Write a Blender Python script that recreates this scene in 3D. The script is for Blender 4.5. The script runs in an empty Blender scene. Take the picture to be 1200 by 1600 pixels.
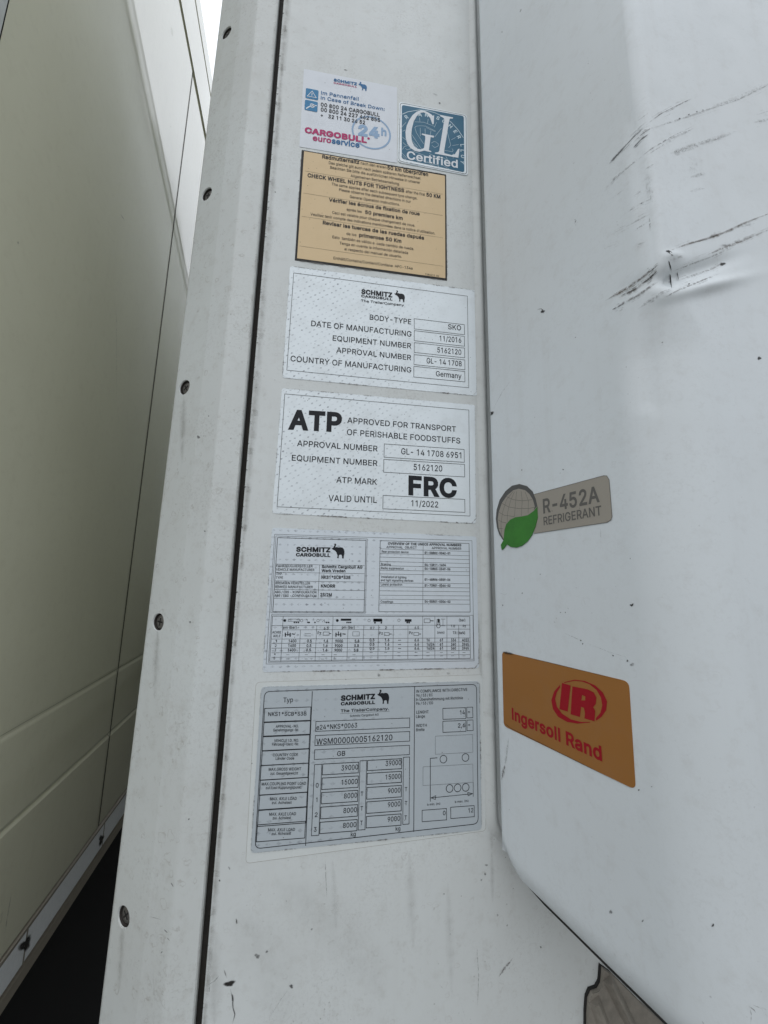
import bpy, bmesh, math, random
import numpy as np
from mathutils import Vector, Matrix
from mathutils.bvhtree import BVHTree
from mathutils.geometry import tessellate_polygon, delaunay_2d_cdt

random.seed(7)
rad = math.radians
sc = bpy.context.scene
COL = sc.collection

# ------------------------------------------------------------------ camera
FPX, PITCH, ROLL, YAW = 585.43, 0.159951878, -0.0194381711, -0.146836747   # solved from the photograph (1200 x 1600)
def _rot(p, r, y):
    c, s = math.cos, math.sin
    Ry = np.array([[c(y), -s(y), 0], [s(y), c(y), 0], [0, 0, 1]])
    Rx = np.array([[1, 0, 0], [0, c(p), -s(p)], [0, s(p), c(p)]])
    Rr = np.array([[c(r), 0, s(r)], [0, 1, 0], [-s(r), 0, c(r)]])
    return Ry @ Rx @ Rr
ROT = _rot(PITCH, ROLL, YAW)
CAM = np.array([0, 0, 1.65])
D = 0.40                                   # metres from the lens to the front wall
cam_d = bpy.data.cameras.new('camera')
cam = bpy.data.objects.new('camera', cam_d); COL.objects.link(cam)
cam_d.sensor_fit = 'VERTICAL'; cam_d.sensor_height = 36; cam_d.sensor_width = 27
cam_d.lens = FPX / 1600 * 36
cam_d.clip_start = 0.01; cam_d.clip_end = 500
M3 = np.stack([ROT[:, 0], ROT[:, 2], -ROT[:, 1]], axis=1)
cam.matrix_world = Matrix.Translation(Vector(CAM)) @ Matrix(M3.tolist()).to_4x4()
sc.camera = cam

# ------------------------------------------------------------------ sky, sun, exposure
HORIZON, ZENITH = 4.0, 9.6
SUN_EL, SUN_AZ = rad(38), rad(206)          # azimuth clockwise from +Y: high, behind the lens
W = bpy.data.worlds.new('World'); sc.world = W; W.use_nodes = True
nt = W.node_tree; nt.nodes.clear()
wo = nt.nodes.new('ShaderNodeOutputWorld'); bg = nt.nodes.new('ShaderNodeBackground')
sky = nt.nodes.new('ShaderNodeTexSky'); sky.sky_type = 'NISHITA'; sky.sun_disc = False
sky.sun_elevation = SUN_EL; sky.sun_rotation = SUN_AZ; sky.dust_density = 1.0; sky.air_density = 1.0
# overcast: the clear sky shows faintly through an almost closed, bright cloud layer, a little brighter overhead
tc = nt.nodes.new('ShaderNodeTexCoord'); cn = nt.nodes.new('ShaderNodeTexNoise')
cn.inputs['Scale'].default_value = 2.2; cn.inputs['Detail'].default_value = 5
cr = nt.nodes.new('ShaderNodeMapRange'); cr.inputs['From Min'].default_value = 0.3; cr.inputs['From Max'].default_value = 0.7
cr.inputs['To Min'].default_value = 0.80; cr.inputs['To Max'].default_value = 1.12
sz = nt.nodes.new('ShaderNodeSeparateXYZ'); gr = nt.nodes.new('ShaderNodeMapRange')
gr.inputs['From Min'].default_value = 0.0; gr.inputs['From Max'].default_value = 0.8; gr.inputs['To Min'].default_value = HORIZON; gr.inputs['To Max'].default_value = ZENITH
mu = nt.nodes.new('ShaderNodeMath'); mu.operation = 'MULTIPLY'
vm = nt.nodes.new('ShaderNodeVectorMath'); vm.operation = 'SCALE'; vm.inputs[0].default_value = (0.965, 1.0, 1.045)
mx = nt.nodes.new('ShaderNodeMix'); mx.data_type = 'RGBA'; mx.inputs[0].default_value = 0.88
K = nt.links.new
K(tc.outputs['Generated'], cn.inputs['Vector']); K(cn.outputs['Fac'], cr.inputs['Value']); K(tc.outputs['Generated'], sz.inputs[0]); K(sz.outputs[2], gr.inputs['Value'])
K(cr.outputs[0], mu.inputs[0]); K(gr.outputs[0], mu.inputs[1]); K(mu.outputs[0], vm.inputs['Scale'])
K(sky.outputs[0], mx.inputs[6]); K(vm.outputs[0], mx.inputs[7]); K(mx.outputs[2], bg.inputs[0])
bg.inputs[1].default_value = 0.15
K(bg.outputs[0], wo.inputs[0])
sd = bpy.data.lights.new('sun', 'SUN'); sd.energy = 0.5; sd.angle = rad(100); sd.color = (1, 0.98, 0.96)
so = bpy.data.objects.new('sun', sd); COL.objects.link(so)
sdir = Vector((math.sin(SUN_AZ) * math.cos(SUN_EL), math.cos(SUN_AZ) * math.cos(SUN_EL), math.sin(SUN_EL)))
so.rotation_euler = (-sdir).to_track_quat('-Z', 'Y').to_euler(); so.location = (3, -6, 9)
sc.view_settings.view_transform = 'Standard'; sc.view_settings.look = 'None'
sc.view_settings.gamma = 1; sc.view_settings.use_curve_mapping = False
sc.view_settings.exposure = -0.04
try:
    sc.cycles.max_bounces = 10; sc.cycles.diffuse_bounces = 6; sc.cycles.transparent_max_bounces = 12
    sc.cycles.use_denoising = True
except Exception: pass

# ------------------------------------------------------------------ helpers: pixels -> rays
def ray(p):
    return ROT @ np.array([(p[0] - 600) / FPX, 1.0, -(p[1] - 800) / FPX])
def project(q):
    d = ROT.T @ (np.asarray(q) - CAM)
    return 600 + FPX * d[0] / d[1], 800 - FPX * d[2] / d[1]
class Frame:
    """a flat surface: origin, two axes, outward normal; px -> (u, v) on it, (u, v) -> point"""
    def __init__(s, O, U, V):
        s.O, s.U, s.V = (np.array(a, float) for a in (O, U, V)); s.N = np.cross(s.U, s.V)
    def uv(s, p, off=0.0):
        d = ray(p); O = s.O + s.N * off
        q = CAM + d * (np.dot(O - CAM, s.N) / np.dot(d, s.N)) - s.O
        return np.array([np.dot(q, s.U), np.dot(q, s.V)])
    def pt(s, uv, off=0.0):
        return s.O + s.U * uv[0] + s.V * uv[1] + s.N * off
def zoom(x0, y0, k): return lambda x, y: (x0 + x * k, y0 + y * k)
P0 = lambda x, y: (x, y)
WALL = Frame((0, D, 1.65), (1, 0, 0), (0, 0, 1))
SA = rad(-20); SH = np.array([-math.sin(SA), -math.cos(SA), 0])        # side of the cooling unit, wall -> viewer
SY0 = 0.95 * D; SX0 = 0.46 * SY0
SIDE = Frame((SX0, SY0, 1.65), SH, (0, 0, 1))
NA = rad(-5.68); NH = np.array([math.sin(NA), math.cos(NA), 0]); NN = np.array([math.cos(NA), -math.sin(NA), 0])
NEI = Frame(np.array([0, 0, 1.65]) - NN * 0.85 * D, NH, (0, 0, 1))
if np.dot(NEI.N, NN) < 0: NEI.N = -NEI.N

# ------------------------------------------------------------------ helpers: objects
def lin(r, g, b):
    f = lambda c: (c / 255 / 12.92) if c <= 10 else ((c / 255 + 0.055) / 1.055) ** 2.4
    return (f(r), f(g), f(b), 1)
def tag(o, label=None, cat=None, group=None, kind=None):
    for k, v in (('label', label), ('category', cat), ('group', group), ('kind', kind)):
        if v: o[k] = v
    return o
def thing(name, loc, label, cat, group=None):
    o = bpy.data.objects.new(name, None); COL.objects.link(o); o.location = Vector(loc); o.empty_display_size = 0.02
    return tag(o, label, cat, group)
def base_of(p):
    return Vector(p.location) if p.parent is None else Vector((0, 0, 0))
def link(name, me, mat, parent=None, smooth=False):
    o = bpy.data.objects.new(name, me); COL.objects.link(o)
    if mat is not None: me.materials.append(mat)
    if smooth: me.polygons.foreach_set('use_smooth', [True] * len(me.polygons))
    if parent is not None:
        o.parent = parent
        b = base_of(parent); o.matrix_parent_inverse = Matrix.Translation(-b)
    return o
def mesh(name, vs, fs, mat, parent=None, smooth=False):
    me = bpy.data.meshes.new(name); me.from_pydata([tuple(map(float, v)) for v in vs], [], fs); me.update()
    return link(name, me, mat, parent, smooth)
def bm_obj(name, bm, mat, parent=None, smooth=False):
    bmesh.ops.recalc_face_normals(bm, faces=bm.faces)
    me = bpy.data.meshes.new(name); bm.to_mesh(me); bm.free()
    return link(name, me, mat, parent, smooth)
def box_bm(bm, lo, hi, bevel=0.0):
    r = bmesh.ops.create_cube(bm, size=1)
    lo, hi = Vector(lo), Vector(hi)
    for v in r['verts']:
        v.co = Vector(((lo[i] if v.co[i] < 0 else hi[i]) for i in range(3)))
    if bevel:
        es = list({e for v in r['verts'] for e in v.link_edges})
        bmesh.ops.bevel(bm, geom=es, offset=bevel, segments=2, affect='EDGES')
    return r
def round_poly(q, r, n=6):
    """rounds the corners of a convex polygon in uv"""
    out = []; m = len(q)
    for i in range(m):
        a, b, c = (np.array(q[(i + k) % m], float) for k in (-1, 0, 1))
        rr = r[i] if isinstance(r, (list, tuple)) else r
        d1 = (a - b) / np.linalg.norm(a - b); d2 = (c - b) / np.linalg.norm(c - b)
        p1, p2 = b + d1 * rr, b + d2 * rr
        for k in range(n + 1):
            t = k / n; out.append((1 - t) ** 2 * p1 + 2 * t * (1 - t) * b + t * t * p2)
    return out
def slab(name, fr, poly, off0, off1, mat, parent=None):
    """a thin solid with outline poly (uv) between two offsets from the frame"""
    bm = bmesh.new()
    a = [bm.verts.new(fr.pt(p, off0)) for p in poly]; b = [bm.verts.new(fr.pt(p, off1)) for p in poly]
    bm.faces.new(b); bm.faces.new(a[::-1]); n = len(poly)
    for i in range(n): bm.faces.new((a[i], a[(i + 1) % n], b[(i + 1) % n], b[i]))
    return bm_obj(name, bm, mat, parent)

# ------------------------------------------------------------------ helpers: lettering
# outlines of a plain sans-serif alphabet: advance, then each closed contour as x, y pairs (thousandths of the size)
LETTERS = "èABCDEFGHIJKLMNOPQRSTUVWXYZabcdefghijklmnopqrstuvwxyz0123456789.,:-+/*()–'äüÜéáóÄö "
SHAPES = [
    [404,[212,-8,161,-2,117,16,82,46,56,85,40,132,34,187,39,242,55,290,81,329,115,359,157,378,205,384,236,382,266,374,294,361,319,341,341,315,357,282,368,242,371,194,371,169,75,169,75,221,338,221,310,202,307,237,298,269,283,294,263,314,237,326,205,330,173,326,146,313,125,294,109,270,99,241,96,211,96,178,100,139,110,106,128,80,151,61,179,50,212,46,234,48,254,53,271,61,285,73,297,88,306,105,365,91,353,63,335,39,311,19,283,4,249,-5],[180,429,114,529,182,529,230,429]],
    [480,[16,0,201,509,276,509,463,0,395,0,287,302,276,334,264,372,250,420,232,478,245,478,228,419,213,371,201,333,191,302,85,0],[110,142,110,199,370,199,370,142]],
    [456,[60,0,60,509,241,509,289,504,329,491,359,469,381,442,394,410,398,374,395,344,387,320,373,301,356,286,336,275,315,267,315,262,339,257,363,245,385,227,402,203,414,173,418,136,413,100,400,67,377,39,344,18,301,4,247,0],[125,57,245,57,296,63,330,80,349,105,355,137,352,161,342,184,327,203,306,218,279,228,248,231,125,231],[125,285,238,285,265,288,288,296,308,309,323,326,333,348,336,372,330,403,313,429,283,446,240,452,125,452]],
    [510,[267,-7,205,1,150,25,104,63,70,115,48,179,40,254,48,329,70,393,104,445,150,484,205,508,267,516,305,513,340,504,373,490,402,471,427,447,448,418,463,385,473,348,408,348,401,373,389,395,375,413,357,428,337,440,315,449,292,454,267,456,223,450,184,432,150,403,125,364,109,314,103,254,109,194,125,145,151,105,184,76,223,59,267,53,292,55,315,60,337,69,357,81,375,96,389,114,401,136,408,160,473,160,463,124,448,91,428,62,402,38,373,19,341,5,305,-4]],
    [502,[219,0,96,0,96,57,215,57,272,63,318,81,354,110,379,149,394,198,399,255,394,312,379,361,354,399,320,428,275,446,221,452,93,452,93,509,225,509,294,501,353,478,399,441,433,391,455,329,462,255,455,181,433,119,398,68,351,31,291,8],[125,509,125,0,60,0,60,509]],
    [419,[60,0,60,509,372,509,372,452,125,452,125,286,355,286,355,229,125,229,125,57,375,57,375,0]],
    [410,[60,0,60,509,369,509,369,452,125,452,125,278,346,278,346,221,125,221,125,0]],
    [520,[269,-7,205,1,149,25,104,64,69,116,47,179,40,254,47,329,69,393,103,445,149,484,203,508,265,516,304,513,340,504,374,489,403,469,429,445,449,416,465,384,474,349,408,349,399,372,387,393,373,411,356,427,337,439,315,448,291,454,265,456,222,450,183,432,150,404,125,364,109,314,103,254,109,194,125,145,151,105,184,76,224,59,269,53,309,57,345,71,374,93,396,123,410,160,415,202,434,199,283,199,283,256,478,256,478,200,471,141,451,91,419,50,377,19,326,0]],
    [517,[60,0,60,509,125,509,125,289,392,289,392,509,457,509,457,0,392,0,392,232,125,232,125,0]],
    [180,[60,0,119,0,119,509,60,509]],
    [396,[185,-7,124,3,75,33,44,81,33,145,33,173,98,173,98,145,104,104,122,74,149,56,185,50,220,56,248,74,266,104,272,145,272,509,336,509,336,145,326,81,294,33,246,3]],
    [467,[104,145,104,216,122,239,139,261,157,282,174,303,193,324,212,344,364,509,448,509,231,276,228,276],[60,0,60,509,125,509,125,334,124,225,125,193,125,0],[372,0,188,259,228,309,449,0]],
    [393,[60,0,60,509,125,509,125,57,361,57,361,0]],
    [628,[60,0,60,509,152,509,277,187,282,174,287,159,293,141,299,123,305,103,311,84,317,65,322,49,307,49,312,65,318,83,324,102,330,121,336,140,342,158,348,174,352,187,476,509,568,509,568,0,504,0,504,291,504,308,504,327,505,347,505,369,506,391,506,413,507,435,507,457,513,457,505,433,498,409,490,386,482,363,474,341,467,322,461,305,456,291,342,0,286,0,170,291,165,304,159,321,152,340,145,361,137,384,129,408,121,432,112,457,119,457,119,437,120,416,120,394,121,372,121,350,122,328,122,309,122,291,122,0]],
    [523,[60,0,60,509,136,509,343,183,352,169,363,151,375,130,388,107,401,82,414,55,405,54,402,81,401,108,400,134,399,157,399,178,399,195,399,509,463,509,463,0,387,0,202,290,190,310,177,331,164,354,148,381,130,413,108,452,119,454,121,417,122,384,123,354,124,328,125,307,125,291,125,0]],
    [533,[267,-7,205,1,150,25,105,63,70,115,48,179,40,254,48,329,70,393,105,445,150,484,205,508,267,516,329,508,384,484,429,445,464,393,486,329,493,254,486,179,464,115,429,63,384,25,329,1],[267,53,310,59,349,76,383,105,408,144,425,194,430,254,425,314,408,365,383,404,349,433,310,450,267,456,223,450,184,433,151,404,125,364,109,314,103,254,109,194,125,144,151,105,184,76,223,59]],
    [445,[60,0,60,509,235,509,289,503,332,487,366,462,390,430,404,391,409,348,404,304,390,265,366,233,332,207,289,191,235,186,109,186,109,242,233,242,269,246,297,256,318,272,333,294,342,319,344,348,342,376,333,402,318,423,297,439,268,449,232,452,125,452,125,0]],
    [533,[245,159,313,159,369,85,384,65,468,-48,401,-48,346,27,331,46],[267,-7,205,1,150,25,105,63,70,115,48,179,40,254,48,329,70,393,105,445,150,484,205,508,267,516,329,508,384,484,429,445,464,393,486,329,493,254,486,179,464,115,429,63,384,25,329,1],[267,53,310,59,349,76,383,105,408,144,425,194,430,254,425,314,408,365,383,404,349,433,310,450,267,456,223,450,184,433,151,404,125,364,109,314,103,254,109,194,125,144,151,105,184,76,223,59]],
    [449,[60,0,60,509,236,509,290,504,333,489,367,465,390,433,405,395,409,352,405,309,390,271,367,240,333,217,289,203,236,198,96,198,96,255,234,255,269,258,298,267,319,281,334,300,342,324,345,352,342,380,334,405,319,425,298,440,269,449,233,452,125,452,125,0],[353,0,230,229,303,229,428,0]],
    [447,[224,-9,172,-4,128,9,91,31,64,60,46,96,38,137,104,137,110,110,123,88,142,71,166,59,194,52,224,49,257,52,286,60,311,74,329,92,341,114,346,139,342,161,332,179,316,193,296,205,272,214,245,222,184,239,128,260,86,289,60,326,52,372,58,413,75,448,102,476,138,498,180,511,227,516,275,511,316,498,351,476,377,449,394,415,401,378,337,378,326,412,302,437,267,453,225,459,194,456,167,448,145,435,129,418,118,398,115,376,119,352,131,334,148,319,169,308,191,300,212,293,264,279,287,272,312,264,336,252,359,238,379,220,395,198,405,171,408,139,403,99,386,64,360,34,323,11,278,-4]],
    [449,[32,452,32,509,417,509,417,452,257,452,257,0,193,0,193,452]],
    [517,[259,-8,203,-2,154,15,114,43,85,80,66,124,60,173,60,509,124,509,124,178,128,144,141,113,160,87,187,68,220,56,259,52,298,56,331,68,357,87,377,113,389,144,393,178,393,509,457,509,457,173,451,124,433,80,403,43,363,15,315,-2]],
    [480,[204,0,16,509,84,509,192,206,203,176,215,137,230,89,248,31,235,31,252,90,267,138,279,176,290,206,395,509,463,509,278,0]],
    [686,[155,0,16,509,82,509,163,196,170,171,175,145,181,120,187,94,192,67,197,40,189,40,194,67,200,94,205,120,211,145,218,171,224,196,306,509,380,509,462,196,468,171,474,145,480,120,486,94,492,67,497,40,488,40,493,67,499,94,504,120,510,145,517,171,523,196,603,509,670,509,530,0,455,0,368,323,359,356,351,391,344,431,336,475,350,475,342,433,335,395,327,359,318,323,230,0]],
    [474,[18,0,217,284,217,236,29,509,104,509,178,400,192,379,204,361,214,345,223,329,233,312,243,292,232,292,243,311,252,329,261,345,272,361,284,379,298,400,374,509,446,509,259,239,259,287,456,0,382,0,292,129,279,149,268,165,259,180,250,195,241,212,230,231,244,231,235,213,225,196,216,181,206,166,195,149,182,129,91,0]],
    [472,[203,0,203,208,16,509,91,509,192,344,208,318,222,292,236,264,250,230,224,230,237,265,251,293,265,318,280,344,381,509,455,509,268,208,268,0]],
    [438,[42,0,42,46,273,385,289,408,306,431,323,453,341,476,348,454,317,453,285,452,254,452,223,452,40,452,40,509,397,509,397,462,169,129,152,105,134,81,116,57,97,33,90,54,121,56,152,57,183,57,214,57,399,57,399,0]],
    [389,[160,-9,126,-5,94,5,68,22,48,45,35,73,30,108,34,138,43,161,58,179,78,193,100,203,125,211,152,216,178,220,209,224,234,227,252,230,265,235,273,243,276,255,276,257,273,279,267,297,256,311,240,322,220,329,196,331,171,329,149,322,132,313,118,301,107,288,100,274,41,291,57,322,79,346,104,364,133,375,163,382,194,384,215,383,239,379,263,372,286,360,306,343,322,320,333,290,337,251,337,0,277,0,277,52,272,52,264,38,252,25,236,12,215,1,190,-6],[170,45,202,49,228,59,248,74,263,93,272,115,276,138,276,190,270,186,259,182,246,179,231,176,216,173,200,171,186,169,175,168,154,164,134,159,117,150,103,139,95,124,92,105,94,87,102,72,114,61,130,52,149,47]],
    [424,[229,-8,198,-5,172,4,153,17,138,31,127,46,118,59,112,59,112,0,53,0,53,509,114,509,114,319,118,319,127,331,137,346,152,360,171,373,197,381,229,384,274,378,313,361,345,332,370,293,385,245,390,189,385,133,370,84,346,45,313,16,274,-2],[220,47,253,51,279,66,301,88,316,117,325,151,328,189,325,227,316,261,301,290,280,311,253,325,220,330,188,325,161,312,140,291,125,263,116,229,113,189,116,150,125,115,140,86,162,65,188,51]],
    [396,[207,-8,159,-2,117,16,82,46,56,85,40,133,34,187,40,243,56,291,82,330,117,360,159,378,207,384,234,383,260,377,284,368,305,356,324,341,340,322,353,301,362,277,303,262,298,276,290,289,281,301,270,311,257,319,242,325,226,329,207,330,173,325,145,310,124,287,108,258,99,224,96,187,99,151,108,117,124,89,145,66,173,51,207,46,226,48,243,52,258,58,271,66,282,76,292,89,299,102,304,117,363,102,354,78,341,56,325,37,306,21,285,9,261,-1,235,-6]],
    [424,[195,-8,151,-2,111,16,79,45,55,84,39,133,34,189,39,245,55,293,79,332,112,361,151,378,196,384,228,381,253,373,272,360,287,346,298,331,306,319,311,319,311,509,372,509,372,0,313,0,313,59,307,59,298,46,287,31,272,17,252,4,227,-5],[205,47,236,51,263,65,284,86,299,115,309,150,312,189,309,229,300,263,284,291,263,312,237,325,205,330,172,325,145,311,124,290,108,261,99,227,96,189,99,151,109,117,124,88,145,66,172,51]],
    [404,[212,-8,161,-2,117,16,82,46,56,85,40,132,34,187,39,242,55,290,81,329,115,359,157,378,205,384,236,382,266,374,294,361,319,341,341,315,357,282,368,242,371,194,371,169,75,169,75,221,338,221,310,202,307,237,298,269,283,294,263,314,237,326,205,330,173,326,146,313,125,294,109,270,99,241,96,211,96,178,100,139,110,106,128,80,151,61,179,50,212,46,234,48,254,53,271,61,285,73,297,88,306,105,365,91,353,63,335,39,311,19,283,4,249,-5]],
    [254,[228,379,228,327,6,327,6,379],[81,0,81,432,84,461,96,486,113,505,135,519,161,527,187,530,207,529,222,527,234,524,243,521,227,468,222,470,215,472,206,473,195,474,171,470,154,460,145,443,142,419,142,0]],
    [425,[207,-151,168,-148,134,-140,105,-127,82,-110,64,-91,51,-69,101,-41,110,-53,122,-66,136,-78,154,-88,178,-95,207,-97,249,-92,282,-75,304,-47,311,-6,311,68,306,68,298,56,287,41,272,28,252,16,227,8,195,5,152,10,113,27,80,53,55,90,39,136,34,191,39,246,55,293,80,332,112,361,152,378,196,384,228,382,253,373,273,360,288,346,299,331,308,319,313,319,313,379,372,379,372,-9,367,-54,350,-90,324,-117,291,-136,251,-147],[205,59,237,63,264,75,285,95,300,121,309,154,312,193,309,231,300,264,285,291,264,312,237,325,205,330,172,325,145,312,124,290,109,262,99,229,96,193,99,155,109,123,124,96,145,76,172,63]],
    [410,[114,227,114,0,53,0,53,509,114,509,114,287,102,287,124,332,152,362,187,379,227,384,264,380,295,369,321,349,341,321,353,285,357,240,357,0,296,0,296,235,290,275,273,304,246,323,210,329,184,326,161,317,141,303,126,283,117,257]],
    [167,[53,0,53,379,114,379,114,0],[84,443,67,446,54,455,44,468,41,483,44,499,54,512,67,521,84,524,100,521,114,512,123,499,126,483,123,468,114,455,100,446]],
    [167,[53,379,114,379,114,-30,111,-63,102,-90,86,-113,65,-129,37,-139,4,-143,-10,-143,-10,-87,2,-87,25,-83,40,-72,50,-54,53,-29],[83,443,67,446,53,455,44,468,41,483,44,499,53,512,67,521,83,524,100,521,114,512,123,499,126,483,123,468,114,455,100,446]],
    [381,[110,137,110,212,121,212,284,379,360,379,184,199,177,199],[53,0,53,509,114,509,114,0],[294,0,148,186,191,229,372,0]],
    [175,[60,0,114,0,114,509,60,509]],
    [610,[53,0,53,379,112,379,112,295,108,295,118,323,132,346,151,363,172,376,195,384,219,386,257,380,287,361,309,331,321,295,312,295,322,321,337,343,357,361,381,375,407,383,437,386,468,383,497,372,522,354,541,328,553,296,557,255,557,0,496,0,496,254,490,289,473,313,447,326,419,330,395,328,374,320,358,307,345,290,338,270,335,247,335,0,274,0,274,260,269,288,253,311,229,326,199,330,178,328,158,320,140,307,126,289,117,266,114,238,114,0]],
    [410,[114,227,114,0,53,0,53,379,112,379,112,287,102,287,124,332,152,362,187,379,227,384,264,380,295,369,321,349,341,321,353,285,357,240,357,0,296,0,296,235,290,275,273,304,246,323,210,329,184,326,161,317,141,303,126,283,117,257]],
    [415,[207,-8,159,-2,117,16,82,46,56,85,40,133,34,187,40,243,56,291,82,330,117,360,159,378,207,384,256,378,299,360,333,330,359,291,376,243,381,187,376,133,359,85,333,46,299,16,256,-2],[207,46,242,51,270,66,292,89,307,117,316,151,319,187,316,224,307,258,292,287,270,310,242,325,207,330,173,325,145,310,124,287,108,258,99,224,96,187,99,151,108,117,124,89,145,66,173,51]],
    [424,[53,-143,53,379,112,379,112,319,118,319,126,331,137,346,152,360,171,373,197,381,229,384,274,378,313,361,345,332,370,293,385,245,390,189,385,133,370,84,346,45,313,16,274,-2,229,-8,198,-5,173,4,153,17,138,31,127,46,118,59,114,59,114,-143],[220,47,253,51,279,66,301,88,316,117,325,151,328,189,325,227,316,261,301,290,280,311,253,325,220,330,188,325,161,312,140,291,125,263,116,229,113,189,116,150,125,115,140,86,162,65,188,51]],
    [424,[372,-143,311,-143,311,59,306,59,298,46,287,31,272,17,252,4,227,-5,195,-8,151,-2,111,16,79,45,55,84,39,133,34,189,39,245,55,293,79,332,112,361,151,378,196,384,228,381,253,373,272,360,287,346,298,331,307,319,313,319,313,379,372,379],[205,47,236,51,263,65,284,86,299,115,309,150,312,189,309,229,300,263,284,291,263,312,237,325,205,330,172,325,145,311,124,290,108,261,99,227,96,189,99,151,109,117,124,88,145,66,172,51]],
    [259,[53,0,53,379,112,379,112,321,115,321,130,347,152,367,181,380,213,385,221,385,229,384,237,384,243,384,243,322,239,323,230,324,219,325,207,326,182,323,159,315,140,301,126,284,117,262,114,237,114,0]],
    [365,[182,-8,145,-5,112,3,84,18,62,38,45,63,36,94,94,107,105,79,124,60,150,49,181,45,217,50,244,62,262,81,268,103,265,121,254,136,237,147,212,155,149,170,104,186,72,208,53,237,47,274,51,305,65,332,87,354,115,370,149,381,187,384,223,381,254,372,279,358,299,339,314,316,324,290,268,277,258,298,243,316,219,328,187,333,156,329,131,317,114,299,109,277,112,258,124,243,144,232,172,223,229,209,275,194,306,171,325,142,331,107,326,75,312,47,290,24,260,6,223,-5]],
    [227,[204,379,204,327,6,327,6,379],[65,471,126,471,126,98,128,76,136,61,150,53,170,50,177,50,185,51,194,52,202,54,213,2,203,-1,192,-3,180,-4,168,-4,125,2,92,21,72,52,65,93]],
    [410,[182,-5,146,-1,115,11,89,31,69,59,57,95,53,139,53,379,114,379,114,144,119,105,137,75,164,56,200,50,226,53,249,62,268,77,283,97,293,122,296,153,296,379,357,379,357,0,298,0,298,92,307,92,286,47,257,17,222,0]],
    [389,[163,0,17,379,84,379,165,155,177,121,187,87,196,53,206,21,184,21,194,53,203,87,213,121,224,155,305,379,371,379,226,0]],
    [567,[138,0,23,379,87,379,133,214,143,177,154,137,165,91,175,41,165,41,175,90,186,135,196,176,206,214,252,379,316,379,362,214,371,176,382,136,392,91,402,41,391,41,402,90,413,135,423,176,434,214,480,379,545,379,429,0,368,0,319,172,312,198,305,225,297,252,291,280,284,309,277,338,291,338,284,309,277,280,270,252,263,225,255,198,248,172,199,0]],
    [379,[21,0,171,218,171,171,29,379,100,379,147,306,164,279,179,253,193,229,207,206,175,206,190,229,202,253,216,279,233,306,282,379,352,379,209,169,209,214,358,0,287,0,231,85,214,112,200,136,187,159,173,182,205,182,191,159,178,136,165,112,148,85,91,0]],
    [389,[47,-139,61,-86,71,-87,88,-90,104,-89,118,-84,130,-74,141,-58,151,-36,163,-1,17,379,84,379,165,155,177,121,187,87,196,53,206,21,184,21,193,53,202,87,212,121,224,155,305,379,371,379,204,-58,191,-85,177,-107,159,-124,139,-136,117,-143,91,-145,77,-145,65,-143,54,-141]],
    [380,[42,0,42,46,254,320,254,323,48,323,48,379,333,379,333,331,126,60,126,56,339,56,339,0]],
    [453,[227,-7,174,1,130,24,95,62,69,113,53,178,48,254,53,330,69,395,95,447,130,484,174,508,227,516,279,508,323,484,358,447,384,395,400,330,405,254,400,178,384,113,359,62,323,24,279,1],[227,50,261,56,290,74,313,103,330,144,340,194,344,254,340,314,330,365,313,405,290,435,261,453,227,460,192,453,163,435,140,405,123,365,113,314,109,254,113,194,123,144,140,103,163,74,192,56]],
    [453,[76,0,76,55,391,55,391,0],[276,509,276,0,212,0,212,448,209,448,86,358,86,427,198,509]],
    [453,[64,0,64,47,234,229,261,257,282,282,299,305,311,327,318,348,320,371,317,397,308,419,293,436,273,449,250,457,224,460,196,457,172,447,153,433,139,413,130,390,127,362,66,362,71,405,86,442,111,473,143,496,182,511,225,516,268,511,306,497,337,474,361,445,376,411,381,372,378,345,371,318,357,290,336,259,306,223,267,180,153,60,153,57,389,57,389,0]],
    [453,[218,-7,173,-3,133,10,98,30,70,57,52,91,44,132,109,132,115,107,126,87,144,71,165,59,191,52,219,50,248,53,275,61,297,74,315,93,325,116,329,145,326,172,316,196,299,217,275,234,242,244,201,248,157,248,157,299,288,448,288,452,70,452,70,509,372,509,372,461,211,278,211,289,264,288,308,276,344,253,371,222,387,186,393,145,387,103,370,66,344,36,309,12,266,-2]],
    [453,[40,105,40,158,247,509,311,509,109,166,109,163,413,163,413,105],[282,0,282,121,282,146,282,318,343,318,343,0]],
    [453,[221,-7,178,-2,140,11,108,32,83,60,66,93,60,130,122,130,127,108,138,89,154,73,173,60,196,52,221,50,250,53,276,64,298,82,314,104,324,131,328,162,324,193,314,221,297,244,275,262,248,273,218,277,192,275,167,268,145,258,128,246,67,253,96,509,366,509,366,452,151,452,134,301,136,301,155,315,178,325,203,331,229,334,263,330,294,321,321,306,345,285,364,260,379,231,388,199,391,163,385,117,369,76,343,41,309,15,268,-1]],
    [453,[226,-7,182,-1,142,15,109,40,84,74,69,115,64,162,68,199,80,239,102,285,137,340,252,509,322,509,151,261,145,261,154,275,165,288,179,299,196,307,214,312,235,314,278,309,316,295,346,271,370,240,384,201,389,157,384,112,368,73,343,39,310,14,271,-2],[226,48,254,52,279,63,299,79,314,101,324,128,327,157,324,187,314,213,299,235,279,251,254,262,226,265,198,262,174,252,153,235,138,214,128,188,125,158,128,128,138,102,153,79,174,63,198,52]],
    [453,[97,0,323,448,323,452,62,452,62,509,391,509,391,449,165,0]],
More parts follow.
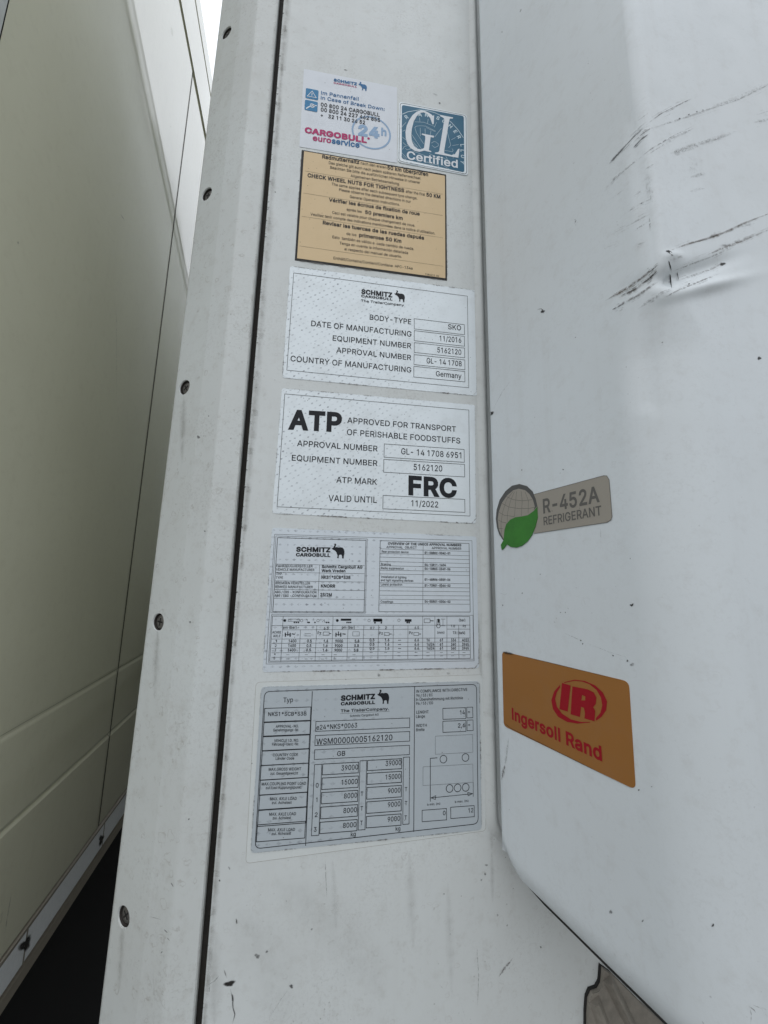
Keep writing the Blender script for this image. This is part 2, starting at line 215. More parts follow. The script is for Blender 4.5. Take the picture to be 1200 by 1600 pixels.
    [453,[226,-7,178,-2,136,11,101,33,74,62,57,96,52,135,55,166,65,195,81,220,101,241,125,256,153,265,153,267,119,282,93,308,76,342,70,380,75,417,90,450,114,477,146,498,184,511,226,516,269,511,306,498,337,477,361,450,377,417,382,380,376,342,359,308,333,282,300,267,300,265,327,256,351,241,372,220,387,195,397,166,401,135,395,96,378,62,352,33,317,11,275,-2],[226,49,258,52,285,60,307,74,323,91,333,113,337,139,333,165,322,189,305,208,283,223,256,232,226,235,196,232,169,223,147,208,130,189,119,165,115,139,119,113,129,91,145,74,167,60,195,52],[226,290,252,292,274,300,293,313,307,330,316,351,319,376,316,399,308,420,294,437,275,449,252,457,226,460,200,457,177,449,159,437,145,420,136,399,133,376,136,351,145,330,159,313,178,300,201,292]],
    [453,[226,516,271,510,310,494,343,468,368,434,384,393,389,347,385,309,373,270,350,224,315,168,200,0,130,0,301,248,307,248,299,234,287,221,273,210,257,202,238,196,218,195,175,199,137,214,106,237,83,269,68,307,64,352,69,397,85,436,110,469,143,494,182,510],[226,460,199,457,174,446,154,429,138,407,129,381,125,352,129,322,138,295,154,274,174,257,199,247,226,243,254,247,279,257,299,273,314,295,324,321,327,350,324,381,314,407,299,429,279,446,254,457]],
    [188,[95,-4,78,-1,63,9,53,24,50,41,53,59,63,73,78,83,95,87,113,83,128,73,138,59,141,41,138,24,128,9,113,-1]],
    [188,[38,-119,68,71,137,71,84,-119]],
    [188,[95,-4,78,-1,63,9,53,24,50,41,53,59,63,73,78,83,95,87,113,83,128,73,138,59,141,41,138,24,128,9,113,-1],[95,271,78,274,63,284,53,299,50,316,53,334,63,349,78,359,95,362,113,359,128,349,138,334,141,316,138,299,128,284,113,274]],
    [453,[337,244,337,188,114,188,114,244]],
    [453,[198,34,198,364,255,364,255,34],[61,172,61,226,391,226,391,172]],
    [249,[235,533,71,-76,14,-76,178,533]],
    [453,[201,223,206,331,114,272,89,315,186,365,89,415,114,459,206,400,201,509,250,509,246,400,337,459,362,415,266,365,362,315,337,272,246,331,250,223]],
    [273,[89,207,92,264,101,324,114,384,132,441,153,494,177,539,236,539,212,485,191,428,174,370,161,313,154,258,151,207,154,161,160,115,172,67,188,16,209,-38,236,-96,177,-96,139,-21,111,55,95,131]],
    [273,[37,-96,64,-37,86,18,102,69,113,116,120,162,122,207,119,258,112,313,99,370,82,428,62,485,37,539,97,539,121,494,142,441,159,384,173,323,181,264,184,207,178,130,161,53,134,-22,97,-96]],
    [350,[350,244,350,188,0,188,0,244]],
    [206,[78,318,70,509,136,509,128,318]],
    [389,[160,-9,126,-5,94,5,68,22,48,45,35,73,30,108,34,138,43,161,58,179,78,193,100,203,125,211,152,216,178,220,209,224,234,227,252,230,265,235,273,243,276,255,276,257,273,279,267,297,256,311,240,322,220,329,196,331,171,329,149,322,132,313,118,301,107,288,100,274,41,291,57,322,79,346,104,364,133,375,163,382,194,384,215,383,239,379,263,372,286,360,306,343,322,320,333,290,337,251,337,0,277,0,277,52,272,52,264,38,252,25,236,12,215,1,190,-6],[170,45,202,49,228,59,248,74,263,93,272,115,276,138,276,190,270,186,259,182,246,179,231,176,216,173,200,171,186,169,175,168,154,164,134,159,117,150,103,139,95,124,92,105,94,87,102,72,114,61,130,52,149,47],[261,443,246,446,233,455,224,468,221,483,224,499,233,512,246,520,261,523,277,520,290,512,299,499,301,483,299,468,290,455,277,446],[117,443,102,446,89,455,80,468,77,483,80,499,89,512,102,520,117,523,133,520,146,512,155,499,158,483,155,468,146,455,133,446]],
    [410,[182,-5,146,-1,115,11,89,31,69,59,57,95,53,139,53,379,114,379,114,144,119,105,137,75,164,56,200,50,226,53,249,62,268,77,283,97,293,122,296,153,296,379,357,379,357,0,298,0,298,92,307,92,286,47,257,17,222,0],[277,443,261,446,248,455,239,468,236,483,239,499,248,512,261,520,277,523,292,520,305,512,314,499,317,483,314,468,305,455,292,446],[133,443,118,446,104,455,96,468,93,483,96,499,104,512,118,520,133,523,149,520,162,512,170,499,173,483,170,468,162,455,149,446]],
    [517,[259,-8,203,-2,154,15,114,43,85,80,66,124,60,173,60,509,124,509,124,178,128,144,141,113,160,87,187,68,220,56,259,52,298,56,331,68,357,87,377,113,389,144,393,178,393,509,457,509,457,173,451,124,433,80,403,43,363,15,315,-2],[331,572,315,575,302,584,293,597,290,612,293,628,302,641,315,650,331,653,346,650,359,641,368,628,371,612,368,597,359,584,346,575],[187,572,172,575,158,584,149,597,146,612,149,628,158,641,172,650,187,653,203,650,216,641,224,628,227,612,224,597,216,584,203,575]],
    [404,[212,-8,161,-2,117,16,82,46,56,85,40,132,34,187,39,242,55,290,81,329,115,359,157,378,205,384,236,382,266,374,294,361,319,341,341,315,357,282,368,242,371,194,371,169,75,169,75,221,338,221,310,202,307,237,298,269,283,294,263,314,237,326,205,330,173,326,146,313,125,294,109,270,99,241,96,211,96,178,100,139,110,106,128,80,151,61,179,50,212,46,234,48,254,53,271,61,285,73,297,88,306,105,365,91,353,63,335,39,311,19,283,4,249,-5],[177,429,225,529,293,529,227,429]],
    [389,[160,-9,126,-5,94,5,68,22,48,45,35,73,30,108,34,138,43,161,58,179,78,193,100,203,125,211,152,216,178,220,209,224,234,227,252,230,265,235,273,243,276,255,276,257,273,279,267,297,256,311,240,322,220,329,196,331,171,329,149,322,132,313,118,301,107,288,100,274,41,291,57,322,79,346,104,364,133,375,163,382,194,384,215,383,239,379,263,372,286,360,306,343,322,320,333,290,337,251,337,0,277,0,277,52,272,52,264,38,252,25,236,12,215,1,190,-6],[170,45,202,49,228,59,248,74,263,93,272,115,276,138,276,190,270,186,259,182,246,179,231,176,216,173,200,171,186,169,175,168,154,164,134,159,117,150,103,139,95,124,92,105,94,87,102,72,114,61,130,52,149,47],[162,429,210,529,278,529,212,429]],
    [415,[207,-8,159,-2,117,16,82,46,56,85,40,133,34,187,40,243,56,291,82,330,117,360,159,378,207,384,256,378,299,360,333,330,359,291,376,243,381,187,376,133,359,85,333,46,299,16,256,-2],[207,46,242,51,270,66,292,89,307,117,316,151,319,187,316,224,307,258,292,287,270,310,242,325,207,330,173,325,145,310,124,287,108,258,99,224,96,187,99,151,108,117,124,89,145,66,173,51],[181,429,228,529,297,529,231,429]],
    [480,[16,0,201,509,276,509,463,0,395,0,287,302,276,334,264,372,250,420,232,478,245,478,228,419,213,371,201,333,191,302,85,0],[110,142,110,199,370,199,370,142],[312,572,296,575,283,584,274,597,271,612,274,628,283,641,296,650,312,653,327,650,340,641,349,628,352,612,349,597,340,584,327,575],[168,572,152,575,139,584,130,597,127,612,130,628,139,641,152,650,168,653,183,650,196,641,205,628,208,612,205,597,196,584,183,575]],
    [415,[207,-8,159,-2,117,16,82,46,56,85,40,133,34,187,40,243,56,291,82,330,117,360,159,378,207,384,256,378,299,360,333,330,359,291,376,243,381,187,376,133,359,85,333,46,299,16,256,-2],[207,46,242,51,270,66,292,89,307,117,316,151,319,187,316,224,307,258,292,287,270,310,242,325,207,330,173,325,145,310,124,287,108,258,99,224,96,187,99,151,108,117,124,89,145,66,173,51],[279,443,264,446,251,455,242,468,239,483,242,499,251,512,264,520,279,523,295,520,308,512,317,499,320,483,317,468,308,455,295,446],[136,443,120,446,107,455,98,468,95,483,98,499,107,512,120,520,136,523,151,520,164,512,173,499,176,483,173,468,164,455,151,446]],
    [188]]
FONT = dict(zip(LETTERS, SHAPES))
_G1, _GL = {}, {}
def glyph(ch, bold):
    """one filled letter: contours widened for bold, triangulated, kept where the winding is not zero"""
    if (ch, bold) in _G1: return _G1[(ch, bold)]
    cs = []
    for c in (FONT[ch][1:] if ch != '1' else FONT[ch][2:]):
        p = np.array(c, float).reshape(-1, 2) / 1000; keep = [k for k in range(len(p)) if np.linalg.norm(p[k] - p[k - 1]) > 1e-4]; p = p[keep]
        if ch in 'Il': p = p if sum(p[k - 1][0] * p[k][1] - p[k][0] * p[k - 1][1] for k in range(len(p))) < 0 else p[::-1]
        if bold:
            d = np.roll(p, -1, 0) - p; d /= np.linalg.norm(d, axis=1)[:, None]; n2 = np.stack([-d[:, 1], d[:, 0]], 1); n1 = np.roll(n2, 1, 0)
            m = n1 + n2; l = np.maximum((m * m).sum(1), 0.9); p = p + m * (2 / l)[:, None] * bold
        cs.append(p)
    pts = [Vector(q) for p in cs for q in p]; ed, b = [], 0
    for p in cs: ed += [(b + k, b + (k + 1) % len(p)) for k in range(len(p))]; b += len(p)
    v, _, f = delaunay_2d_cdt(pts, ed, [], 0, 1e-6)[:3]
    def wind(x, y):
        w = 0
        for p in cs:
            for k in range(len(p)):
                (x0, y0), (x1, y1) = p[k - 1], p[k]
                if (y0 <= y) != (y1 <= y):
                    s = (x1 - x0) * (y - y0) - (x - x0) * (y1 - y0)
                    if y1 > y0 and s > 0: w += 1
                    elif y1 <= y0 and s < 0: w -= 1
        return w
    r = ([(q[0], q[1]) for q in v], [tuple(t) for t in f if wind(sum(v[a][0] for a in t) / len(t), sum(v[a][1] for a in t) / len(t)) != 0])
    _G1[(ch, bold)] = r; return r
def glyphs(body, bold):
    k = (body, round(bold + 0.007, 3))
    if k in _GL: return _GL[k]
    vs, fs, x = [], [], 0.0
    for ch in body:
        v, f = glyph(ch, k[1]) if len(FONT[ch]) > 1 else ([], [])
        b = len(vs); vs += [(x + p[0], p[1]) for p in v]; fs += [tuple(b + i for i in t) for t in f]
        x += FONT[ch][0] / 1000 + k[1] * 0.8
    _GL[k] = (np.array(vs).reshape(-1, 2), fs); return _GL[k]
CAPH = max(FONT['H'][1][1::2]) / 1000

class Ink:
    """flat printing on a frame: lettering, lines, filled shapes, all in pixel positions of one zoom"""
    def __init__(s, fr, off, z=P0): s.fr, s.off, s.z, s.v, s.f = fr, off, z, [], []
    def uv(s, p, z=None): return s.fr.uv((z or s.z)(*p), s.off)
    def add(s, vs, fs):
        b = len(s.v); s.v += [s.fr.pt(p, s.off) for p in vs]; s.f += [tuple(b + i for i in f) for f in fs]
    def text(s, body, p, q, cap, bold=0.0, z=None, slant=0.0):
        vs, fs = glyphs(body, bold)
        if not len(vs): return
        a, b = s.uv(p, z), s.uv(q, z); c = s.uv((p[0], p[1] - cap), z)
        x0, x1 = vs[:, 0].min(), vs[:, 0].max(); sx = (b[0] - a[0]) / max(x1 - x0, 1e-6); sl = (b[1] - a[1]) / (b[0] - a[0])
        sy = (c[1] - a[1]) / CAPH
        s.add([(a[0] + (x - x0) * sx + y * sy * slant, a[1] + (x - x0) * sx * sl + y * sy) for x, y in vs], fs)
    def letter(s, ch, c, cap, ang, bold=0.0):
        vs, fs = glyphs(ch, bold); o = s.uv(c); k = (s.uv((c[0], c[1] - cap))[1] - o[1]) / CAPH
        m = (vs.min(0) + vs.max(0)) / 2; ca, sa = math.cos(ang), math.sin(ang)
        s.add([(o[0] + k * ((x - m[0]) * ca - (y - m[1]) * sa), o[1] + k * ((x - m[0]) * sa + (y - m[1]) * ca)) for x, y in vs], fs)
    def line_uv(s, pts, w, closed=False):
        """mitred polyline of width w (m)"""
        pts = [np.array(p, float) for p in pts]; n = len(pts); L = []
        for i in range(n):
            a = pts[i - 1] if (i or closed) else None; b = pts[(i + 1) % n] if (i < n - 1 or closed) else None
            d1 = (pts[i] - a) if a is not None else (b - pts[i]); d2 = (b - pts[i]) if b is not None else d1
            d1 = d1 / (np.linalg.norm(d1) + 1e-12); d2 = d2 / (np.linalg.norm(d2) + 1e-12)
            nn = np.array([-(d1 + d2)[1], (d1 + d2)[0]]); l = np.linalg.norm(nn)
            nn = nn / l if l > 1e-6 else np.array([-d1[1], d1[0]])
            m = min(1 / max(nn @ np.array([-d1[1], d1[0]]), 0.4), 2)
            L.append((pts[i] + nn * w / 2 * m, pts[i] - nn * w / 2 * m))
        vs = [x for ab in L for x in ab]
        s.add(vs, [(2 * i, 2 * i + 1, (2 * i + 3) % (2 * n), (2 * i + 2) % (2 * n)) for i in range(n if closed else n - 1)])
    def line(s, pts, w, closed=False, z=None): s.line_uv([s.uv(p, z) for p in pts], w, closed)
    def rect(s, tl, br, w, z=None, z2=None, r=0):
        a, b = s.uv(tl, z), s.uv(br, z2 or z)
        q = [(a[0], a[1]), (b[0], a[1]), (b[0], b[1]), (a[0], b[1])]
        if r: q = round_poly(q, r)
        s.line_uv(q, w, True)
    def fill_uv(s, pts):
        t = tessellate_polygon([[Vector((p[0], p[1], 0)) for p in pts]]); s.add(pts, [tuple(x) for x in t])
    def fill(s, pts, z=None): s.fill_uv([s.uv(p, z) for p in pts])
    def fill_rect(s, tl, br, z=None):
        a, b = s.uv(tl, z), s.uv(br, z); s.fill_uv([(a[0], a[1]), (b[0], a[1]), (b[0], b[1]), (a[0], b[1])])
    def ring(s, c, rx, w, z=None, n=40, ry=None):
        a = s.uv(c, z); r = abs(s.uv((c[0] + rx, c[1]), z)[0] - a[0])
        s.line_uv([(a[0] + r * math.cos(t * 2 * math.pi / n), a[1] + r * math.sin(t * 2 * math.pi / n)) for t in range(n)], w, True)
    def disc(s, c, rx, z=None, n=20):
        a = s.uv(c, z); r = abs(s.uv((c[0] + rx, c[1]), z)[0] - a[0])
        s.fill_uv([(a[0] + r * math.cos(t * 2 * math.pi / n), a[1] + r * math.sin(t * 2 * math.pi / n)) for t in range(n)])
    def bull(s, tl, br, z=None):
        a, b = s.uv(tl, z), s.uv(br, z); w = b[0] - a[0]; h = w * 1.10
        s.fill_uv([(a[0] + x * w, a[1] - y * h) for x, y in ELE])
    def build(s, name, mat, parent): return mesh(name, s.v, s.f, mat, parent)
    def lines(s, name, mat, parent, items, *more):
        """every line of lettering a part of its own"""
        for a in items:
            I = Ink(s.fr, s.off, s.z); I.text(*a, *more); I.build(name, mat, parent)
ELE = [((x - 768) / 119, (y - 175) / 128) for x, y in [(788, 178), (806, 175), (811, 187), (805, 198), (801, 209), (812, 204), (830, 208), (850, 205), (868, 209),
       (880, 222), (886, 242), (885, 262), (881, 280), (880, 302), (866, 302), (866, 286), (862, 272), (848, 270), (838, 274), (836, 288), (838, 300), (821, 300),
       (826, 282), (822, 268), (816, 254), (806, 240), (795, 233), (782, 228), (768, 213), (782, 214), (788, 204), (793, 193), (796, 186)]]

# ------------------------------------------------------------------ materials
def new_mat(name):
    m = bpy.data.materials.new(name); m.use_nodes = True; t = m.node_tree
    return m, t, t.nodes['Principled BSDF']
def N(t, kind, **kw):
    n = t.nodes.new(kind)
    for k, v in kw.items():
        if k in n.inputs: n.inputs[k].default_value = v
        else: setattr(n, k, v)
    return n
def math_n(t, op, a, b=None, c=None, clamp=False):
    n = t.nodes.new('ShaderNodeMath'); n.operation = op; n.use_clamp = clamp
    for i, x in enumerate((a, b, c)):
        if x is None: continue
        if isinstance(x, (int, float)): n.inputs[i].default_value = x
        else: t.links.new(x, n.inputs[i])
    return n.outputs[0]
def mix_c(t, fac, a, b):
    n = t.nodes.new('ShaderNodeMix'); n.data_type = 'RGBA'
    if isinstance(fac, (int, float)): n.inputs[0].default_value = fac
    else: t.links.new(fac, n.inputs[0])
    for i, x in ((6, a), (7, b)):
        if isinstance(x, tuple): n.inputs[i].default_value = x
        else: t.links.new(x, n.inputs[i])
    return n.outputs[2]
def rng(t, v, a, b, c=0.0, d=1.0):
    n = t.nodes.new('ShaderNodeMapRange'); t.links.new(v, n.inputs[0])
    for i, x in enumerate((a, b, c, d)): n.inputs[i + 1].default_value = x
    return n.outputs[0]
def noise(t, vec, scale, detail=3, rough=0.55, dist=0.0):
    n = N(t, 'ShaderNodeTexNoise', Scale=scale, Detail=detail, Roughness=rough, Distortion=dist); t.links.new(vec, n.inputs['Vector'])
    return n.outputs['Fac']
def paint(name, base, dirt=(0.30, 0.27, 0.22, 1), rough=0.32, mottle=0.10, specks=0.5, rings=0.0, streak=0.0, wave=0.0, coat=0.0, spec_keep=0.8, peel=0.02, fine=0.0):
    """weathered enamel: broad grime, fine mottling, specks, dried-drop rings, run-down streaks"""
    m, t, p = new_mat(name); L = t.links.new
    co = N(t, 'ShaderNodeTexCoord').outputs['Object']
    col = mix_c(t, rng(t, noise(t, co, 5, 4), 0.35, 0.75, 0, mottle * 1.4), base, dirt)
    col = mix_c(t, rng(t, noise(t, co, 70, 6, 0.7), 0.52, 0.80, 0, mottle * 2.0), col, dirt)
    if fine:
        cl = rng(t, noise(t, co, 14, 3), 0.42, 0.66)
        col = mix_c(t, math_n(t, 'MULTIPLY', rng(t, noise(t, co, 330, 5, 0.75), 0.50, 0.70), math_n(t, 'MULTIPLY', cl, fine)), col, (0.16, 0.145, 0.12, 1))
    if streak:
        mp = N(t, 'ShaderNodeMapping'); L(co, mp.inputs[0]); mp.inputs['Scale'].default_value = (60, 60, 2.2)
        col = mix_c(t, rng(t, noise(t, mp.outputs[0], 1, 5, 0.6), 0.52, 0.85, 0, streak), col, dirt)
    if specks:
        for scl, rr, keep, k in ((95, 0.075, spec_keep, 0.8), (260, 0.13, 0.78, 0.55)):
            v = N(t, 'ShaderNodeTexVoronoi', Scale=scl); L(co, v.inputs['Vector'])
            sx = N(t, 'ShaderNodeSeparateColor'); L(v.outputs['Color'], sx.inputs[0])
            r = math_n(t, 'MULTIPLY', sx.outputs[1], rr); on = math_n(t, 'GREATER_THAN', sx.outputs[0], keep)
            wob = math_n(t, 'MULTIPLY', rng(t, noise(t, co, scl * 6, 2), 0.3, 0.7, 0.5, 1.3), v.outputs['Distance'])
            f = math_n(t, 'MULTIPLY', math_n(t, 'LESS_THAN', wob, r), on)
            clus = rng(t, noise(t, co, 9, 3), 0.40, 0.62)
            col = mix_c(t, math_n(t, 'MULTIPLY', math_n(t, 'MULTIPLY', f, clus), specks * k), col, (0.05, 0.045, 0.04, 1))
    if rings:
        wv = N(t, 'ShaderNodeVectorMath', operation='ADD'); L(co, wv.inputs[0])
        nz = N(t, 'ShaderNodeTexNoise', Scale=170, Detail=3); L(co, nz.inputs['Vector'])
        sc2 = N(t, 'ShaderNodeVectorMath', operation='SCALE'); L(nz.outputs['Color'], sc2.inputs[0]); sc2.inputs['Scale'].default_value = 0.008; L(sc2.outputs[0], wv.inputs[1])
        for scl, keep in ((75, 0.55), (130, 0.60)):
            v = N(t, 'ShaderNodeTexVoronoi', Scale=scl); L(wv.outputs[0], v.inputs['Vector'])
            sx = N(t, 'ShaderNodeSeparateColor'); L(v.outputs['Color'], sx.inputs[0])
            r = rng(t, sx.outputs[1], 0, 1, 0.12, 0.36)
            e = math_n(t, 'ABSOLUTE', math_n(t, 'SUBTRACT', v.outputs['Distance'], r))
            f = math_n(t, 'MULTIPLY', rng(t, e, 0.055, 0.012), math_n(t, 'GREATER_THAN', sx.outputs[0], keep))
            f = math_n(t, 'MULTIPLY', f, rng(t, noise(t, co, 120, 2), 0.38, 0.62))
            col = mix_c(t, math_n(t, 'MULTIPLY', f, rings), col, (0.22, 0.19, 0.15, 1))
    L(col, p.inputs['Base Color'])
    L(rng(t, noise(t, co, 40, 4), 0.3, 0.7, rough * 0.85, rough * 1.35), p.inputs['Roughness'])
    if coat: p.inputs['Coat Weight'].default_value = coat; p.inputs['Coat Roughness'].default_value = 0.02
    b1 = N(t, 'ShaderNodeBump', Strength=peel, Distance=0.001); L(noise(t, co, 700, 2), b1.inputs['Height'])
    if wave:
        b2 = N(t, 'ShaderNodeBump', Strength=wave, Distance=0.02); L(noise(t, co, 3.2, 1.5, 0.4), b2.inputs['Height']); L(b2.outputs[0], b1.inputs['Normal'])
    L(b1.outputs[0], p.inputs['Normal'])
    return m
def plain(name, col, rough=0.5, metal=0.0, var=0.0, scale=60):
    m, t, p = new_mat(name)
    p.inputs['Roughness'].default_value = rough; p.inputs['Metallic'].default_value = metal
    co = N(t, 'ShaderNodeTexCoord').outputs['Object']
    f = rng(t, noise(t, co, scale, 5, 0.65), 0.35, 0.75, 0, max(var, 0.03))
    c = mix_c(t, f, col, tuple(x * 0.45 for x in col[:3]) + (1,)); t.links.new(c, p.inputs['Base Color'])
    return m
def ink_mat(name, col, wear=0.25):
    """printed ink, rubbed thin here and there"""
    m, t, p = new_mat(name); p.inputs['Roughness'].default_value = 0.45; p.inputs['Base Color'].default_value = col; p.inputs['Specular IOR Level'].default_value = 0.2
    co = N(t, 'ShaderNodeTexCoord').outputs['Object']
    a = rng(t, noise(t, co, 420, 3, 0.7), 0.28, 0.42, 1 - wear, 1.0); t.links.new(a, p.inputs['Alpha'])
    return m
def foil(name, base, dots=0.5, fade=(0.02, 0.14), rough=0.38, metal=0.15, pitch=0.0062, dirt=0.2, rot=35, dot_col=(0.20, 0.22, 0.25, 1)):
    """plastic foil with a faint repeating security print on its left side and smudges of dirt"""
    m, t, p = new_mat(name); L = t.links.new
    co = N(t, 'ShaderNodeTexCoord').outputs['Object']
    mp = N(t, 'ShaderNodeMapping'); L(co, mp.inputs[0]); mp.inputs['Rotation'].default_value = (0, rad(rot), 0)
    mp.inputs['Scale'].default_value = (1 / pitch, 0.0001, 1 / pitch)
    sx = N(t, 'ShaderNodeSeparateXYZ'); L(mp.outputs[0], sx.inputs[0])
    fx = math_n(t, 'SUBTRACT', math_n(t, 'FRACT', sx.outputs[0]), 0.5); fz = math_n(t, 'SUBTRACT', math_n(t, 'FRACT', sx.outputs[2]), 0.5)
    d = math_n(t, 'ADD', math_n(t, 'ABSOLUTE', fx), math_n(t, 'MULTIPLY', math_n(t, 'ABSOLUTE', fz), 1.7))
    f = rng(t, d, 0.36, 0.20)
    sep = N(t, 'ShaderNodeSeparateXYZ'); L(co, sep.inputs[0])
    f = math_n(t, 'MULTIPLY', f, rng(t, sep.outputs[0], fade[1], fade[0], 0.06, 1.0))
    f = math_n(t, 'MULTIPLY', f, rng(t, noise(t, co, 300, 3, 0.7), 0.40, 0.62))
    f = math_n(t, 'MULTIPLY', f, rng(t, noise(t, co, 25, 3, 0.7), 0.32, 0.6, 0.25, 1))
    col = mix_c(t, math_n(t, 'MULTIPLY', f, dots), base, dot_col)
    col = mix_c(t, rng(t, noise(t, co, 30, 5, 0.7), 0.5, 0.85, 0, dirt), col, (0.25, 0.22, 0.18, 1))
    v = N(t, 'ShaderNodeTexVoronoi', Scale=210); L(co, v.inputs['Vector']); sc3 = N(t, 'ShaderNodeSeparateColor'); L(v.outputs['Color'], sc3.inputs[0])
    sp = math_n(t, 'MULTIPLY', math_n(t, 'LESS_THAN', v.outputs['Distance'], math_n(t, 'MULTIPLY', sc3.outputs[1], 0.12)), math_n(t, 'GREATER_THAN', sc3.outputs[0], 0.86))
    col = mix_c(t, math_n(t, 'MULTIPLY', sp, 0.6), col, (0.06, 0.055, 0.05, 1))
    L(col, p.inputs['Base Color']); p.inputs['Metallic'].default_value = metal; p.inputs['Specular IOR Level'].default_value = 0.3
    L(rng(t, noise(t, co, 60, 3), 0.3, 0.7, rough * 0.8, rough * 1.3), p.inputs['Roughness'])
    b = N(t, 'ShaderNodeBump', Strength=0.05, Distance=0.001); L(noise(t, co, 90, 3), b.inputs['Height']); L(b.outputs[0], p.inputs['Normal'])
    return m
def scuff_mat(name, col, grain=240, lo=0.38, hi=0.62):
    """rubbed-on dirt: soft ribbon (attribute a) broken up by noise"""
    m, t, p = new_mat(name); L = t.links.new; p.inputs['Base Color'].default_value = col; p.inputs['Roughness'].default_value = 0.7
    at = N(t, 'ShaderNodeAttribute', attribute_name='a'); co = N(t, 'ShaderNodeTexCoord').outputs['Object']
    n = noise(t, co, grain, 4, 0.75)
    a = math_n(t, 'MULTIPLY', at.outputs['Fac'], rng(t, math_n(t, 'ADD', n, math_n(t, 'MULTIPLY', at.outputs['Fac'], 0.16)), lo, hi), clamp=True)
    L(a, p.inputs['Alpha']); return m

M = {}
M['wall'] = paint('wall_enamel', (0.66, 0.695, 0.69, 1), mottle=0.12, specks=0.7, rings=0.14, fine=0.28, streak=0.07, rough=0.36, wave=0.04)
M['post'] = paint('post_enamel', (0.635, 0.67, 0.66, 1), mottle=0.15, specks=0.7, rings=0.30, fine=0.32, streak=0.06, rough=0.36, spec_keep=0.75)
M['casing'] = paint('casing_enamel', (0.66, 0.705, 0.725, 1), mottle=0.08, specks=0.5, rings=0.06, streak=0.11, rough=0.34, wave=0.06, spec_keep=0.9, peel=0.03, fine=0.10)
M['panel'] = paint('cream_gelcoat', (0.82, 0.805, 0.635, 1), dirt=(0.45, 0.40, 0.28, 1), mottle=0.07, specks=0.15, rough=0.07, wave=0.26, coat=0.8, streak=0.05, peel=0.005)
M['rail'] = paint('rail_enamel', (0.30, 0.27, 0.22, 1), mottle=0.25, specks=0.5, rough=0.45)
M['tape'] = plain('reflective_tape', (0.92, 0.95, 0.97, 1), 0.4, 0.0, 0.2, 180)
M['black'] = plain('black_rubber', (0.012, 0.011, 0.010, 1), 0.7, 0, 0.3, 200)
M['seal'] = plain('grimy_sealant', (0.016, 0.013, 0.010, 1), 0.85, 0, 0.5, 300)
M['cove'] = paint('edge_enamel', (0.63, 0.66, 0.65, 1), dirt=(0.16, 0.14, 0.12, 1), mottle=0.14, specks=0.8, streak=0.12, rough=0.5)
M['joint'] = plain('brown_sealant', (0.06, 0.052, 0.04, 1), 0.8, 0, 0.6, 120)
M['gasket'] = paint('grey_gasket', (0.34, 0.34, 0.34, 1), dirt=(0.12, 0.11, 0.10, 1), mottle=0.4, specks=0.6, rough=0.6)
M['steel'] = plain('dark_steel', (0.20, 0.19, 0.175, 1), 0.4, 0.6, 0.6, 300)
M['cup'] = plain('grimy_hole', (0.05, 0.043, 0.038, 1), 0.7, 0.0, 0.4, 300)
M['bracket'] = plain('rusty_bracket', (0.29, 0.265, 0.225, 1), 0.6, 0.1, 0.8, 60)
M['shade'] = plain('shade_black', (0.004, 0.004, 0.004, 1), 0.95)  # near-black colour of the sheet that stands in for shade
M['under'] = plain('dark_underside', (0.02, 0.02, 0.02, 1), 0.8)
M['ink'] = ink_mat('black_ink', (0.016, 0.018, 0.022, 1), 0.12)
M['ink_small'] = ink_mat('worn_black_ink', (0.022, 0.025, 0.030, 1), 0.45)
M['foil'] = foil('silver_foil', (0.75, 0.81, 0.84, 1), dots=0.9)
M['foil_mid'] = foil('grey_silver_foil', (0.66, 0.72, 0.77, 1), dots=0.85, fade=(0.02, 0.10), dirt=0.15, rot=0, pitch=0.0075)
M['foil_dark'] = foil('dull_silver_foil', (0.50, 0.555, 0.59, 1), dots=0.6, fade=(0.0, 0.10), dirt=0.12, rot=0, pitch=0.0095)
M['foil_clear'] = foil('clear_foil', (0.655, 0.69, 0.68, 1), dots=0.0, metal=0.0, dirt=0.15, rough=0.25)
M['white_vinyl'] = foil('white_vinyl', (0.72, 0.76, 0.81, 1), dots=0.0, metal=0.0, dirt=0.10)
M['tan'] = foil('tan_vinyl', (0.70, 0.53, 0.31, 1), dots=0.0, metal=0.0, dirt=0.10)
M['blue_vinyl'] = foil('blue_vinyl', (0.018, 0.125, 0.215, 1), dots=0.0, metal=0.0, dirt=0.05)
M['bronze'] = foil('bronze_vinyl', (0.37, 0.165, 0.045, 1), dots=0.0, metal=0.35, dirt=0.15, rough=0.42)
M['greige'] = foil('greige_vinyl', (0.33, 0.305, 0.26, 1), dots=0.0, metal=0.1, dirt=0.1)
M['pale_line'] = plain('pale_print', (0.55, 0.68, 0.75, 1), 0.45)
M['ink_white'] = ink_mat('white_ink', (0.76, 0.80, 0.84, 1), 0.12)
M['ink_blue'] = ink_mat('blue_ink', (0.03, 0.15, 0.34, 1), 0.2)
M['ink_sky'] = ink_mat('pale_blue_ink', (0.30, 0.44, 0.62, 1), 0.1)
M['ink_azure'] = ink_mat('azure_ink', (0.045, 0.22, 0.42, 1), 0.1)
M['ink_pink'] = ink_mat('magenta_ink', (0.46, 0.035, 0.15, 1), 0.15)
M['ink_red'] = ink_mat('red_ink', (0.29, 0.008, 0.016, 1), 0.06)
M['ink_grey'] = ink_mat('grey_ink', (0.125, 0.12, 0.11, 1), 0.15)
M['ink_dgrey'] = ink_mat('dark_grey_ink', (0.10, 0.10, 0.095, 1), 0.1)
M['leaf'] = plain('leaf_green', (0.035, 0.20, 0.018, 1), 0.4, 0, 0.6, 60)
M['scuff'] = scuff_mat('rubbed_dirt', (0.15, 0.135, 0.125, 1), 420, 0.46, 0.72)
